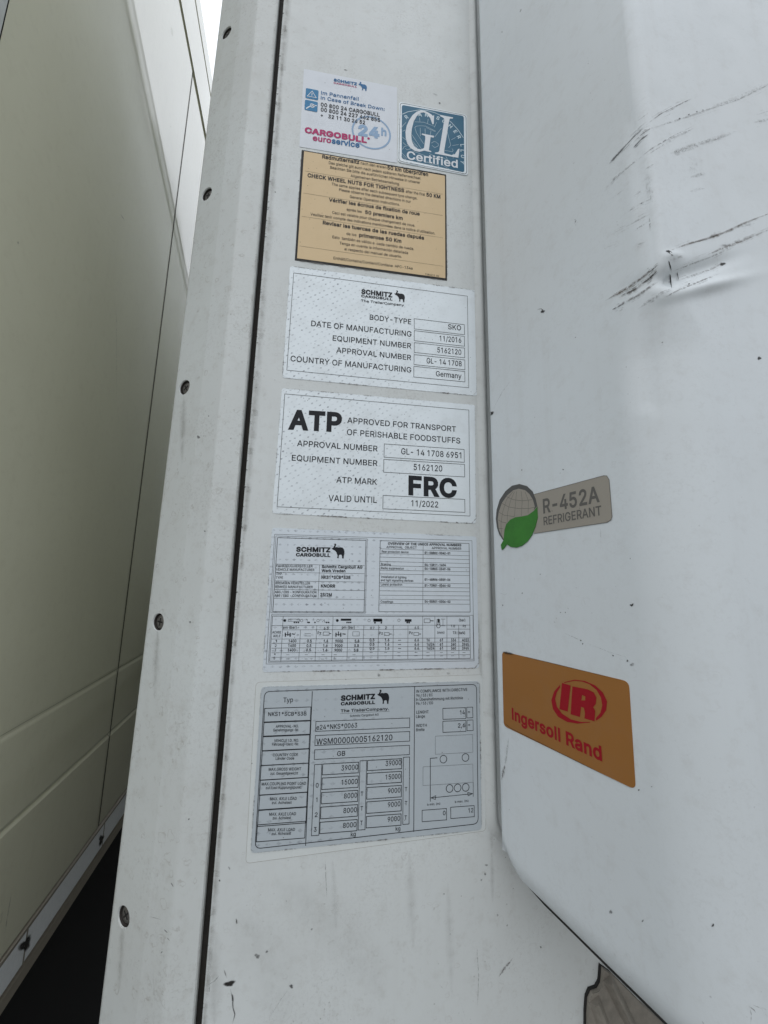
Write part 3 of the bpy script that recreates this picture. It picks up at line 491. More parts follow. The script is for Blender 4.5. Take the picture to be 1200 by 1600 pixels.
M['scuff_b'] = scuff_mat('brown_rubbed_dirt', (0.15, 0.115, 0.085, 1), 420, 0.44, 0.70)
M['scuff_k'] = scuff_mat('black_mark', (0.02, 0.018, 0.016, 1), 420, 0.36, 0.56)
M['grime'] = scuff_mat('soft_grime', (0.16, 0.135, 0.10, 1), 90, 0.30, 0.75)

def asphalt():
    m, t, p = new_mat('yard_concrete'); co = N(t, 'ShaderNodeTexCoord').outputs['Object']
    c = mix_c(t, noise(t, co, 140, 4), (0.11, 0.11, 0.105, 1), (0.24, 0.235, 0.22, 1))
    c = mix_c(t, rng(t, noise(t, co, 0.6, 4), 0.4, 0.7, 0, 0.5), c, (0.10, 0.10, 0.095, 1))
    t.links.new(c, p.inputs['Base Color']); p.inputs['Roughness'].default_value = 0.9
    b = N(t, 'ShaderNodeBump', Strength=0.5, Distance=0.004); t.links.new(noise(t, co, 220, 3), b.inputs['Height']); t.links.new(b.outputs[0], p.inputs['Normal'])
    return m

# ------------------------------------------------------------------ marks (soft ribbons lying on a surface)
class Marks:
    def __init__(s, onto): s.onto, s.v, s.f, s.a = onto, [], [], []
    def ribbon(s, pts, w, a, z=P0, taper=True, n=5):
        """pts in zoom pixels, w in photo pixels"""
        pts = [np.array(z(*p), float) for p in pts]; P = []
        for i in range(len(pts) - 1):
            for k in range(n): P.append(pts[i] + (pts[i + 1] - pts[i]) * k / n)
        P.append(pts[-1]); m = len(P); base = len(s.v)
        for i, p in enumerate(P):
            d = P[min(i + 1, m - 1)] - P[max(i - 1, 0)]; d = d / (np.linalg.norm(d) + 1e-9); nn = np.array([-d[1], d[0]])
            e = min(1, 4 * min(i, m - 1 - i) / m + 0.15) if taper else 1
            ww = w * e * random.uniform(0.8, 1.15)
            for k, av in ((-1, 0), (0, a * (0.4 + 0.6 * e)), (1, 0)):
                s.v.append(s.onto(p + nn * ww * 0.5 * k * 1.6)); s.a.append(av)
        for i in range(m - 1):
            b = base + 3 * i
            s.f += [(b, b + 1, b + 4, b + 3), (b + 1, b + 2, b + 5, b + 4)]
    def blot(s, c, r, a, z=P0, n=22, ell=1.0, ang=0.0, jag=0.3):
        c = np.array(z(*c), float); base = len(s.v); s.v.append(s.onto(c)); s.a.append(a)
        ring = []
        ph = [random.uniform(0, 6.28) for _ in range(4)]
        for k in range(n):
            t = 2 * math.pi * k / n; rr = r * (1 + jag * (0.6 * math.cos(2 * t + ph[0]) + 0.5 * math.cos(3 * t + ph[1]) + 0.3 * math.cos(5 * t + ph[2])))
            x, y = rr * math.cos(t), rr * ell * math.sin(t); ring.append(np.array([x * math.cos(ang) - y * math.sin(ang), x * math.sin(ang) + y * math.cos(ang)]))
        for f, av in ((0.7, a), (1.15, 0)):
            for q in ring: s.v.append(s.onto(c + q * f)); s.a.append(av)
        for k in range(n):
            k2 = (k + 1) % n
            s.f += [(base, base + 1 + k, base + 1 + k2), (base + 1 + k, base + 1 + n + k, base + 1 + n + k2, base + 1 + k2)]
    def build(s, name, mat, parent):
        o = mesh(name, s.v, s.f, mat, parent)
        at = o.data.attributes.new('a', 'FLOAT', 'POINT'); at.data.foreach_set('value', s.a); return o
    def merge(s, mat, o):
        me = o.data; nv, nl, nf = len(me.vertices), len(me.loops), len(me.polygons)
        vs = [v.co[:] for v in me.vertices]; fs = [tuple(p.vertices) for p in me.polygons]; mi = [p.material_index for p in me.polygons]; sm = [p.use_smooth for p in me.polygons]
        old = [0.0] * nv
        if 'a' in me.attributes: me.attributes['a'].data.foreach_get('value', old)
        mats = list(me.materials); new = bpy.data.meshes.new(me.name)
        new.from_pydata(vs + [tuple(map(float, v)) for v in s.v], [], fs + [tuple(nv + i for i in f) for f in s.f]); new.update()
        for m in mats + [mat]: new.materials.append(m)
        new.polygons.foreach_set('material_index', mi + [len(mats)] * len(s.f)); new.polygons.foreach_set('use_smooth', sm + [False] * len(s.f))
        at = new.attributes.new('a', 'FLOAT', 'POINT'); at.data.foreach_set('value', old + s.a)
        o.data = new; bpy.data.meshes.remove(me)
def onto_frame(fr, off): return lambda p: fr.pt(fr.uv(p, off), off)
def onto_bvh(bvh, off):
    def f(p):
        d = Vector(ray(p)).normalized(); h = bvh.ray_cast(Vector(CAM), d)
        if h[0] is None: return Vector(CAM) + d * 5
        return h[0] - d * off
    return f

# ================================================================== GROUND
mesh('ground', [(-150, -150, 0), (150, -150, 0), (150, 150, 0), (-150, 150, 0)], [(0, 1, 2, 3)], asphalt()); tag(bpy.data.objects['ground'], kind='structure')

# ================================================================== THE TRAILER WITH THE STICKERS
Z = lambda d: 1.65 + d * D               # height above the lens in wall distances -> world
trailer = thing('refrigerated_trailer', (1.1, 6.0, 0), 'white refrigerated trailer with a screwed corner post and a front wall covered in stickers', 'trailer')
ZB, ZT = 1.12, 3.54
XL, XR = -0.455 * D, -0.455 * D + 2.6
SEAM0, SEAM1 = -0.2375 * D, -0.2215 * D
bm = bmesh.new(); box_bm(bm, (SEAM1, D, ZB), (XR, D + 0.05, ZT), 0.0012); front = bm_obj('front_wall', bm, M['wall'], trailer)
bm = bmesh.new(); box_bm(bm, (SEAM0 - 0.01, D + 0.0065, ZB), (SEAM1 + 0.01, D + 0.012, ZT)); bm_obj('joint_seal', bm, M['seal'], trailer)

# corner post: flat strip, two set-back facets with countersunk holes, rounded return
EDGE_TOP, EDGE_LOW = -0.396, -0.422
C0 = np.array([-0.300 * D, D])
def along(p, ang, u):                    # from p, heading left and back by ang, until x / y == u
    d = np.array([-math.cos(rad(ang)), math.sin(rad(ang))]); t = (u * p[1] - p[0]) / (d[0] - u * d[1]); return p + d * t
C1 = along(C0, 29, -0.352); C2 = along(C1, 34, -0.402)
C2T, C2B = along(C1, 34, EDGE_TOP), along(C1, 34, EDGE_LOW)      # the outer edge leans a little
prof = [np.array([SEAM0, D + 0.03]), np.array([SEAM0, D + 0.0012]), np.array([SEAM0 - 0.0012, D])]
for k in range(5):                        # softened crease
    t = k / 4; a = C0 + np.array([0.003, 0]); b = C0 + (C1 - C0) / np.linalg.norm(C1 - C0) * 0.003
    prof.append((1 - t) ** 2 * a + 2 * t * (1 - t) * C0 + t * t * b)
prof.append(C1)
ret = lambda c: [c + np.array([-0.0025, 0.004]), c + np.array([-0.0035, 0.010]), np.array([c[0] - 0.002, D + 0.12])]
FACET = Frame((C1[0], C1[1], 1.65), (-(C2 - C1)[0] / np.linalg.norm(C2 - C1) * -1, (C2 - C1)[1] / np.linalg.norm(C2 - C1), 0), (0, 0, 1))
FACET.N = np.cross(FACET.V, FACET.U)      # U runs to the left, so V x U faces the viewer
if FACET.N[1] > 0: FACET.N = -FACET.N
WT, WB = float(np.linalg.norm(C2T - C1)), float(np.linalg.norm(C2B - C1))
wf = lambda v: WB + (WT - WB) * (v + 1.65 - ZB) / (ZT - ZB)
screw_px = [(354, 51), (323, 303), (288, 605), (247, 972), (193, 1433)]
holes = [FACET.uv(p) for p in screw_px]
RH = 0.0090
bm = bmesh.new()
def strip(pts, pts2=None):
    lo = [bm.verts.new((p[0], p[1], ZB)) for p in pts]; hi = [bm.verts.new((p[0], p[1], ZT)) for p in pts2 or pts]
    for i in range(len(pts) - 1): bm.faces.new((lo[i], lo[i + 1], hi[i + 1], hi[i]))
strip(prof); strip([C2B] + ret(C2B), [C2T] + ret(C2T))
fv = lambda u, v: bm.verts.new(FACET.pt((u, v)))
def quad(u0, u1, v0, v1):
    a, b = (wf(v0), wf(v1)) if u1 is None else (u1, u1); bm.faces.new((fv(u0, v0), fv(a, v0), fv(b, v1), fv(u0, v1)))
vprev = ZB - 1.65
for (u, v) in sorted(holes, key=lambda h: h[1]):
    u = min(max(u, RH * 1.25), wf(v) - RH * 1.22); s_ = RH * 1.2
    quad(0, None, vprev, v - s_); quad(0, u - s_, v - s_, v + s_); quad(u + s_, None, v - s_, v + s_); vprev = v + s_
    n = 32; R1, R2 = [], []
    for k in range(n):
        t = 2 * math.pi * (k + 0.5) / n; c, s = math.cos(t), math.sin(t); q = s_ / max(abs(c), abs(s))
        R1.append(fv(u + q * c, v + q * s)); R2.append(fv(u + RH * c, v + RH * s))
    R3 = [bm.verts.new(FACET.pt((u + RH * 0.93 * math.cos(2 * math.pi * (k + .5) / n), v + RH * 0.93 * math.sin(2 * math.pi * (k + .5) / n)), -0.0012)) for k in range(n)]
    for k in range(n):
        k2 = (k + 1) % n; bm.faces.new((R1[k], R1[k2], R2[k2], R2[k])); bm.faces.new((R2[k], R2[k2], R3[k2], R3[k]))
    cn = [(1, 1), (-1, 1), (-1, -1), (1, -1)]
    for j, (a, b) in enumerate(cn):       # corner slivers between the ring and the square
        k = n // 8 + j * n // 4
        bm.faces.new((R1[k % n], R1[(k - 1) % n], fv(u + a * s_, v + b * s_)))
quad(0, None, vprev, ZT - 1.65)
bmesh.ops.remove_doubles(bm, verts=bm.verts, dist=1e-5)
post = bm_obj('corner_post', bm, M['post'], trailer)
for (u, v) in holes:
    u = min(max(u, RH * 1.25), wf(v) - RH * 1.22); n = 28
    bm = bmesh.new()
    def circ(r, o, du=0.0, dv=0.0): return [bm.verts.new(FACET.pt((u + du + r * math.cos(2 * math.pi * k / n), v + dv + r * math.sin(2 * math.pi * k / n)), o)) for k in range(n)]
    rs = [circ(RH * 0.96, -0.0009), circ(RH * 0.90, -0.0052)]
    for k in range(n): bm.faces.new((rs[0][k], rs[0][(k + 1) % n], rs[1][(k + 1) % n], rs[1][k]))
    bm.faces.new(rs[1]); bm_obj('screw_hole', bm, M['cup'], post)
    bm = bmesh.new()
    rs = [circ(0.0074, -0.0050), circ(0.0074, -0.0036), circ(0.0064, -0.0026), circ(0.0026, -0.0022)]
    for a, b in zip(rs, rs[1:]):
        for k in range(n): bm.faces.new((a[k], a[(k + 1) % n], b[(k + 1) % n], b[k]))
    bm.faces.new(rs[-1]); scr = bm_obj('screw', bm, M['steel'], post, True)
    I = Ink(FACET, -0.00195)              # cross recess
    an = random.uniform(0, 1.5)
    for k in range(2):
        c, s = math.cos(an + k * math.pi / 2) * 0.0040, math.sin(an + k * math.pi / 2) * 0.0040
        I.line_uv([(u - c, v - s), (u + c, v + s)], 0.0016)
    I.build('cross_recess', M['black'], scr)
# side wall, roof, underside, rails
bm = bmesh.new(); box_bm(bm, (C2[0] - 0.003, D + 0.121, ZB), (C2[0] + 0.05, 13.0, ZT - 0.10), 0.002); bm_obj('side_wall', bm, M['wall'], trailer)
bm = bmesh.new(); box_bm(bm, (C2[0] - 0.006, D + 0.121, ZT - 0.080), (C2[0] + 0.05, 13.0, ZT - 0.026), 0.002); bm_obj('roof_rail', bm, M['wall'], trailer)
bm = bmesh.new(); box_bm(bm, (C2[0] + 0.004, D + 0.121, ZT - 0.10), (C2[0] + 0.05, 13.0, ZT - 0.080)); bm_obj('rail_groove', bm, M['seal'], trailer)
bm = bmesh.new(); box_bm(bm, (C2[0] - 0.007, D + 0.121, ZT - 0.026), (C2[0] + 0.05, 13.0, ZT), 0.002); bm_obj('rail_groove', bm, M['seal'], trailer)
bm = bmesh.new(); box_bm(bm, (C2[0] + 0.051, D + 0.052, ZT - 0.03), (XR, 13.0, ZT - 0.002)); bm_obj('roof', bm, M['wall'], trailer)
bm = bmesh.new(); box_bm(bm, (C2[0] + 0.051, D + 0.052, ZB - 0.12), (XR, 13.0, ZB - 0.002)); bm_obj('underframe', bm, M['under'], trailer)
bm = bmesh.new(); box_bm(bm, (XR - 0.05, D + 0.052, ZB), (XR, 13.0, ZT - 0.031)); bm_obj('far_side_wall', bm, M['wall'], trailer)
for sy in (9.0, 10.3, 11.6):
    for sx in (XL + 0.2, XR - 0.55):
        bm = bmesh.new(); bmesh.ops.create_cone(bm, cap_ends=True, segments=40, radius1=0.5, radius2=0.5, depth=0.34)
        bmesh.ops.transform(bm, verts=bm.verts, matrix=Matrix.Translation((sx + 0.17, sy, 0.5)) @ Matrix.Rotation(rad(90), 4, 'Y')); bm_obj('wheel', bm, M['black'], trailer)
for sx in (0.7, 1.5):
    bm = bmesh.new(); box_bm(bm, (sx, 2.6, 0), (sx + 0.14, 2.75, ZB - 0.121)); bm_obj('landing_leg', bm, M['under'], trailer)

# ================================================================== COOLING UNIT
ux = SX0 + 0.5
unit = thing('cooling_unit', (ux, SY0 - 0.05, Z(-0.70)), 'white dented cooling unit casing with black scuffs, bolted on the trailer front wall', 'cooling unit')
SC = 0.443 * D                            # side length to the front plane
def casing_rows():
    zs = [-0.70 + 0.012 * k for k in range(92)]; zs = [z for z in zs if z < 0.36]
    zs += [0.36 + 0.0035 * k for k in range(110)]; z = zs[-1]
    while z < 2.6: z += 0.03; zs.append(z)
    return zs
ZR = casing_rows()
CEND = np.array([SX0, SY0]) + SH[:2] * SC
def fillet_r(z):                          # sharp fold above the dent, broad curve below it
    t = min(1, max(0, (z - 0.40) / 0.20)); t = t * t * (3 - 2 * t); return (0.135 * (1 - t) + 0.024 * t) * D
def profile(z):
    r = fillet_r(z); tl = r * math.tan(rad(35)); pts = []
    n_side, n_f, n_fr = 66, 26, 120
    sm = SC - tl
    o = np.array([SX0, SY0]); nrm = np.array([SH[1], -SH[0]])
    pts += [(o - nrm * 0.012 + SH[:2] * 0.001, 0.0, nrm), (o - nrm * 0.0025, 0.0, nrm), (o + SH[:2] * 0.0008 - nrm * 0.0007, 0.0008, nrm)]
    for k in range(n_side): s = 0.0025 + (sm - 0.0025) * k / n_side; pts.append((o + SH[:2] * s, s, nrm))
    a0 = math.atan2(nrm[1], nrm[0]); c = o + SH[:2] * sm - nrm * r
    for k in range(n_f + 1):
        a = a0 + rad(70) * k / n_f; n2 = np.array([math.cos(a), math.sin(a)]); pts.append((c + n2 * r, sm + r * rad(70) * k / n_f, n2))
    x0 = pts[-1][0][0]; s0 = pts[-1][1]
    for k in range(1, n_fr + 1):
        dx = 0.24 * k / n_fr; pts.append((np.array([x0 + dx, pts[-1][0][1]]), s0 + dx, np.array([0, -1.0])))
    pts.append((np.array([1.9, pts[-1][0][1]]), s0 + 1.7, np.array([0, -1.0])))
    return pts
BR = 0.055 * D
def zbot(s):
    b = (-0.683 - 0.055 * min(s / D, 0.6)) * D
    if s < BR: b += BR - math.sqrt(max(BR * BR - (BR - s) ** 2, 0))
    return b
def g(x, y, cx, cy, sx, sy, ang=0.0):
    c, s = math.cos(ang), math.sin(ang); dx, dy = x - cx, y - cy
    return math.exp(-((dx * c + dy * s) / sx) ** 2 - ((-dx * s + dy * c) / sy) ** 2)
def dent(p):
    x, y = project(p)
    if not (820 < x < 1320 and 180 < y < 640): return 0.0
    d = -0.0052 * g(x, y, 1050, 430, 20, 13, -0.3) - 0.0038 * g(x, y, 1092, 420, 52, 11, -0.30) - 0.0012 * g(x, y, 1005, 440, 36, 10, -0.45)
    d += 0.0036 * g(x, y, 1104, 449, 56, 9, -0.25) + 0.0018 * g(x, y, 1052, 400, 14, 7) + 0.0012 * g(x, y, 1034, 456, 18, 14)
    d += -0.0016 * g(x, y, 1006, 300, 13, 150, -0.12) + 0.0008 * g(x, y, 1034, 330, 9, 90, -0.12) - 0.0022 * g(x, y, 1012, 560, 20, 95)
    d += 0.0011 * g(x, y, 1060, 437, 5, 10) - 0.0014 * g(x, y, 1051, 437, 4, 12)
    return d
vs, fs = [], []; nc = len(profile(0))
for z in ZR:
    for (p, s, nrm) in profile(z):
        zb = zbot(s); zz = z * D; zlo, zmid = -0.70 * D, -0.45 * D
        if zz < zmid: zz = zb + (zz - zlo) / (zmid - zlo) * (zmid - zb)
        q = np.array([p[0], p[1], 1.65 + zz]); e = dent(q)
        h = zz - zb; e -= 0.007 * max(0, 1 - h / (0.05 * D)) ** 2 if s > 0.002 else 0
        vs.append((q[0] + nrm[0] * e, q[1] + nrm[1] * e, q[2]))
for i in range(len(ZR) - 1):
    for j in range(nc - 1):
        a = i * nc + j; fs.append((a, a + 1, a + nc + 1, a + nc))
casing = mesh('casing', vs, fs, M['casing'], unit, True)
bvh = BVHTree.FromPolygons([Vector(v) for v in vs], fs)
# folded bottom lip with thin black edge strip
bm = bmesh.new(); row = vs[:nc]
A = [bm.verts.new(v) for v in row]
pn = [(n[0], n[1]) for (_, _, n) in profile(ZR[0])]
ramp = [min(1, max(0, (q[1] - 0.045 * D) / (0.06 * D))) for q in profile(ZR[0])]
B = [bm.verts.new((v[0] + n[0] * (0.0012 * r - 0.0008), v[1] + n[1] * (0.0012 * r - 0.0008), v[2] - 0.0002 - 0.0015 * r)) for v, n, r in zip(row, pn, ramp)]
C_ = [bm.verts.new((v[0] - n[0] * 0.018, v[1] - n[1] * 0.018, v[2] - 0.0002 - 0.0015 * r)) for v, n, r in zip(row, pn, ramp)]
for j in range(3, nc - 1):
    bm.faces.new((A[j], A[j + 1], B[j + 1], B[j])); bm.faces.new((B[j], B[j + 1], C_[j + 1], C_[j]))
for v in [v for v in bm.verts if not v.link_faces]: bm.verts.remove(v)
bm_obj('black_edge', bm, M['black'], unit)
# foam gasket, set back under the overhanging edge
bm = bmesh.new(); box_bm(bm, (SX0 + 0.030, SY0 - 0.012, Z(-0.683) + 0.035), (SX0 + 0.050, D - 0.0005, Z(2.6))); bm_obj('gasket', bm, M['gasket'], unit)
bm = bmesh.new(); box_bm(bm, (SX0 + 0.051, SY0 - 0.012, Z(-0.683) + 0.035), (1.88, D - 0.0005, Z(-0.683) + 0.055)); bm_obj('gasket', bm, M['gasket'], unit)
# rounded edge of the wall skin where it rolls back behind the casing
prf = [(-0.0120, 0.0), (-0.0105, 0.0003), (-0.0088, 0.0010), (-0.0072, 0.0019), (-0.0056, 0.0027)]
for k in range(13): a = rad(90) * k / 12; prf.append((-0.0036 + 0.0052 * math.sin(a), -0.0019 + 0.0052 * math.cos(a)))
prf.append((0.0016, -0.006))
bm = bmesh.new(); R_ = []
for k in range(61):
    zz = Z(-0.71) + (Z(2.6) - Z(-0.71)) * (k / 60) ** 2.2; f = min(1, max(0, (zz - Z(-0.70)) / 0.045)); f = f * f * (3 - 2 * f)
    xo = SX0 + 0.0052 + 0.030 * (1 - f) ** 2
    R_.append([bm.verts.new((xo + x, D - 0.0003 - h * f, zz)) for x, h in prf])
for a, b in zip(R_, R_[1:]):
    for j in range(len(prf) - 1): bm.faces.new((a[j], a[j + 1], b[j + 1], b[j]))
bm_obj('rolled_edge', bm, M['cove'], trailer, True)
# rest of the casing: right flank and closed top
xr_c = 1.9; yf = CEND[1]
bm = bmesh.new(); box_bm(bm, (xr_c - 0.004, yf + 0.0005, Z(-0.70)), (xr_c, D - 0.003, Z(2.6))); bm_obj('casing_flank', bm, M['casing'], unit)
bm = bmesh.new(); box_bm(bm, (SX0 + 0.09, yf + 0.002, Z(2.6)), (xr_c, D - 0.003, Z(2.6) + 0.02)); bm_obj('casing_top', bm, M['casing'], unit)
# rusty folded bracket under the casing
BK = Frame((0, D - 0.012, 1.65), (1, 0, 0), (0, 0, 1))
def bent(pts, mats, name, par):
    pass
bz = lambda x, y: (850 + x * 0.29167, 1350 + y * 0.29167)
bk = [(345, 600), (338, 690), (320, 722), (285, 735), (268, 775), (262, 860), (262, 1060), (760, 1060), (720, 940), (560, 800), (400, 640)]
poly = [BK.uv(bz(*p)) for p in bk]
pc_ = np.mean(poly[:7], axis=0)
slab('shadow_gap', BK, [q + np.array([-0.0010, 0.0008]) for q in poly], -0.0119, -0.0095, M['black'], unit)  # black slab drawn as the shadow gap around the bracket
bracket = slab('mounting_bracket', BK, poly, -0.0118, -0.006, M['bracket'], unit)
def ridge(p, q, w, hgt, name):
    a, b = BK.uv(bz(*p)), BK.uv(bz(*q)); d = (b - a) / np.linalg.norm(b - a); n = np.array([-d[1], d[0]])
    bm = bmesh.new(); R_ = []
    for c in (a, b): R_.append([bm.verts.new(BK.pt(c + n * w * t, -0.006 + hgt * math.cos(t * math.pi / 2))) for t in (-1, -.6, -.2, .2, .6, 1)])
    for j in range(5): bm.faces.new((R_[0][j], R_[0][j + 1], R_[1][j + 1], R_[1][j]))
    bm.faces.new(R_[0]); bm.faces.new(R_[1][::-1]); return bm_obj(name, bm, M['bracket'], bracket, False)
ridge((362, 640), (560, 1040), 0.0055, 0.007, 'pressed_rib'); ridge((290, 760), (400, 1040), 0.006, 0.006, 'pressed_rib')

# ================================================================== NEIGHBOURING TRAILER
nei = thing('semi_trailer', NEI.pt((5.0, -1.65), -1.3), 'cream side panelled semi trailer parked alongside, past the screwed corner post', 'trailer')
zn = lambda p: NEI.uv(p)[1]; un = lambda p: NEI.uv(p)[0]
z_top = (zn((310.8, 0)) + zn((330.8, 126))) / 2; z_gap = (zn((303.3, 0)) + zn((328.3, 155))) / 2; z_pan = (zn((280.8, 0)) + zn((300, 105))) / 2
g1 = (zn((0, 1146.8)) + zn((223, 1027.6))) / 2; g2 = (zn((0, 1295.5)) + zn((214.3, 1111.8))) / 2
z_bot = (zn((0, 1490)) + zn((195, 1240))) / 2; t_bot = (zn((20, 1524)) + zn((192.5, 1272))) / 2; r_bot = (zn((0, 1578)) + zn((192, 1298))) / 2
u_j = (un((308, 40)) + un((240, 615)) + un((178, 1100))) / 3
def pan_prof():
    pr = [(z_bot, 0.0)]
    for gz, dep, wd in ((g2, 0.0032, 0.0065), (g1, 0.0014, 0.0075)):
        pr += [(gz - wd, 0.0), (gz - wd * 0.6, -dep * 0.3), (gz - wd * 0.15, -dep), (gz + wd * 0.2, -dep), (gz + wd * 0.45, -dep * 0.25), (gz + wd, 0.0)]
    return pr + [(z_pan, 0.0)]
def extr(name, prof2, u0, u1, mat, par, nu=1):
    bm = bmesh.new(); R_ = []
    for k in range(nu + 1):
        u = u0 + (u1 - u0) * k / nu; R_.append([bm.verts.new(NEI.pt((u, z), o)) for z, o in prof2])
    for a, b in zip(R_, R_[1:]):
        for j in range(len(prof2) - 1): bm.faces.new((a[j], a[j + 1], b[j + 1], b[j]))
    return bm_obj(name, bm, mat, par)
pp = pan_prof(); back = lambda pr, d: [(pr[0][0], -d)] + pr + [(pr[-1][0], -d)]
UA, UB = un((15, 0)), 12.3
near_panel = extr('side_panel', back(pp, 0.05), UA, u_j - 0.0012, M['panel'], nei); extr('side_panel', back([(z, o - 0.0006) for z, o in pp], 0.05), u_j + 0.0012, UB, M['panel'], nei)
extr('panel_joint', [(z_bot + 0.001, 0.0007), (z_pan - 0.001, 0.0007)], u_j - 0.0018, u_j + 0.0022, M['joint'], nei)
extr('roof_rail', back([(z_pan + 0.0025, 0.003), (z_gap - 0.0045, 0.003)], 0.05), UA, UB, M['panel'], nei)
extr('roof_joint', [(z_pan - 0.001, -0.004), (z_pan + 0.007, -0.004)], UA, UB, M['seal'], nei)
extr('roof_joint', [(z_gap - 0.008, -0.006), (z_gap + 0.006, -0.006)], UA, UB, M['seal'], nei)
extr('roof_edge', back([(z_gap + 0.003, 0.004), (z_top - 0.004, 0.004), (z_top, 0.0)], 0.05), UA, UB, M['panel'], nei)
nose = [(0, 0), (-0.004, 0.003), (-0.03, 0.004), (-0.07, -0.004), (-0.10, -0.03), (-0.11, -0.08)]     # rounded front corner post, then the front wall
bm = bmesh.new(); R_ = [[bm.verts.new(NEI.pt((UA - 0.0015 + a, z), o)) for a, o in nose + [(-0.11, -2.6)]] for z in (z_bot, z_top - 0.005)]
for j in range(len(nose)): bm.faces.new((R_[0][j], R_[0][j + 1], R_[1][j + 1], R_[1][j]))
bm_obj('corner_post', bm, M['wall'], nei)
rail = extr('lower_rail', back([(r_bot, -0.004), (r_bot + 0.004, 0.001), (t_bot - 0.010, 0.001), (t_bot - 0.006, -0.003), (t_bot - 0.002, 0.0015), (z_bot - 0.006, 0.0015), (z_bot - 0.003, -0.004)], 0.05), UA, UB, M['rail'], nei)
extr('rail_joint', [(z_bot - 0.004, -0.005), (z_bot + 0.001, -0.005)], UA, UB, M['seal'], nei)
# reflective tape in lengths
TP = [UA, un((38, 1473)), un((160, 1303)), 3.0, 6.0]
for a, b in zip(TP, TP[1:]): extr('reflective_tape', [(t_bot + 0.001, 0.002), (z_bot - 0.010, 0.002)], a + 0.002, b - 0.002, M['tape'], rail)
bm = bmesh.new()
for q in ((UA, -2.6), (UB, -2.6), (UB, -0.051), (UA, -0.051)): bm.verts.new(NEI.pt((q[0], z_top - 0.03), q[1]))
bm.verts.ensure_lookup_table(); f = bm.faces.new(bm.verts)
r = bmesh.ops.extrude_face_region(bm, geom=[f]); bmesh.ops.translate(bm, verts=[x for x in r['geom'] if isinstance(x, bmesh.types.BMVert)], vec=(0, 0, -(z_top - 0.03 - r_bot - 0.01)))
bm_obj('body', bm, M['under'], nei)
def nbox(name, u0, u1, o0, o1, z0, z1, mat):
    bm = bmesh.new(); V_ = [bm.verts.new(NEI.pt((u, z - 1.65), o)) for z in (z0, z1) for o in (o0, o1) for u in (u0, u1)]
    for f in ((0, 1, 3, 2), (4, 6, 7, 5), (0, 4, 5, 1), (2, 3, 7, 6), (0, 2, 6, 4), (1, 5, 7, 3)): bm.faces.new([V_[i] for i in f])
    return bm_obj(name, bm, mat, nei)
zc = 1.65 + r_bot
nbox('chassis_beam', UA + .2, UB - .2, -0.95, -0.80, zc - 0.30, zc + 0.005, M['under']); nbox('chassis_beam', UA + .2, UB - .2, -1.80, -1.65, zc - 0.30, zc + 0.005, M['under'])
nbox('shade_sheet', UA - 0.05, 7.2, -0.05, -0.028, 0.36, zc + 0.003, M['shade'])  # added black sheet standing in for the deep shade under the trailer
for uu in (8.2, 9.5, 10.8):
    for oo in (-0.42, -2.2):
        bm = bmesh.new(); bmesh.ops.create_cone(bm, cap_ends=True, segments=40, radius1=0.5, radius2=0.5, depth=0.34)
        c = NEI.pt((uu, -1.65 + 0.5), oo); bmesh.ops.transform(bm, verts=bm.verts, matrix=Matrix.Translation(c) @ Matrix.Rotation(-NA, 4, 'Z') @ Matrix.Rotation(rad(90), 4, 'Y')); bm_obj('wheel', bm, M['black'], nei)
for oo in (-0.7, -1.9): nbox('landing_leg', 4.6, 4.75, oo - 0.07, oo + 0.07, 0, zc - 0.001, M['under'])

# ================================================================== STICKERS ON THE FRONT WALL
T0, T1 = 0.0004, 0.0006                   # foil face, printing above the wall
def mid(px): return WALL.pt(np.mean([WALL.uv(p) for p in px], axis=0), 0.0)
def sticker(name, label, px, fr, mat, r, cat='sticker', t=T0, base='backing', group=None):
    q = [fr.uv(p, t) for p in px]; low = fr.pt(np.mean([q[2], q[3]], axis=0))
    e = thing(name, low, label, cat, group)
    slab(base, fr, round_poly(q, r), 0.00002, t, mat, e); return e
def grime_edge(parent, px, fr, t):
    """dirt gathered along the foil's rim"""
    mk = Marks(onto_frame(fr, t)); n = len(px); pts, al = [], []
    for i in range(n):
        a, b = np.array(px[i], float), np.array(px[(i + 1) % n], float); m = max(int(np.linalg.norm(b - a) / 4), 2)
        pts += [a + (b - a) * (0.02 + 0.96 * k / m) for k in range(m)]
    lvl = 0.4
    for i, p in enumerate(pts):
        if random.random() < 0.25: lvl = random.choice((0.0, 0.08, 0.3, 0.55, 0.9)) * (1.25 if n // 2 * len(pts) / n < i < (n // 2 + 1) * len(pts) / n else 0.8)
        al.append(lvl)
    m = len(pts)
    for i in range(m):
        d = pts[(i + 1) % m] - pts[i - 1]; d = d / np.linalg.norm(d); nn = np.array([-d[1], d[0]]); w = random.uniform(1.1, 2.4)
        for k, av in ((-1, 0), (0, al[i]), (1, 0)): mk.v.append(mk.onto(pts[i] + nn * w * 0.8 * k)); mk.a.append(av)
    for i in range(m):
        b, c = 3 * i, 3 * ((i + 1) % m); mk.f += [(b, b + 1, c + 1, c), (b + 1, b + 2, c + 2, c + 1)]
    mk.build('rim_dirt', M['scuff'], parent)
ZA = zoom(400, 90, .3); ZB_ = zoom(400, 400, 380 / 1200); ZD = zoom(380, 1040, 1 / 3); ZH = zoom(460, 100, 170 / 1200); ZG = zoom(610, 150, 130 / 1200)
ZI = zoom(460, 230, 250 / 1200); ZM = zoom(760, 730, .175); ZN = zoom(770, 1000, .2); Z1 = zoom(390, 820, 1 / 6); Z2 = zoom(570, 830, 1 / 6)
ZK = zoom(390, 1060, .175); ZL = zoom(570, 1050, .175)
BOLD = 0.022
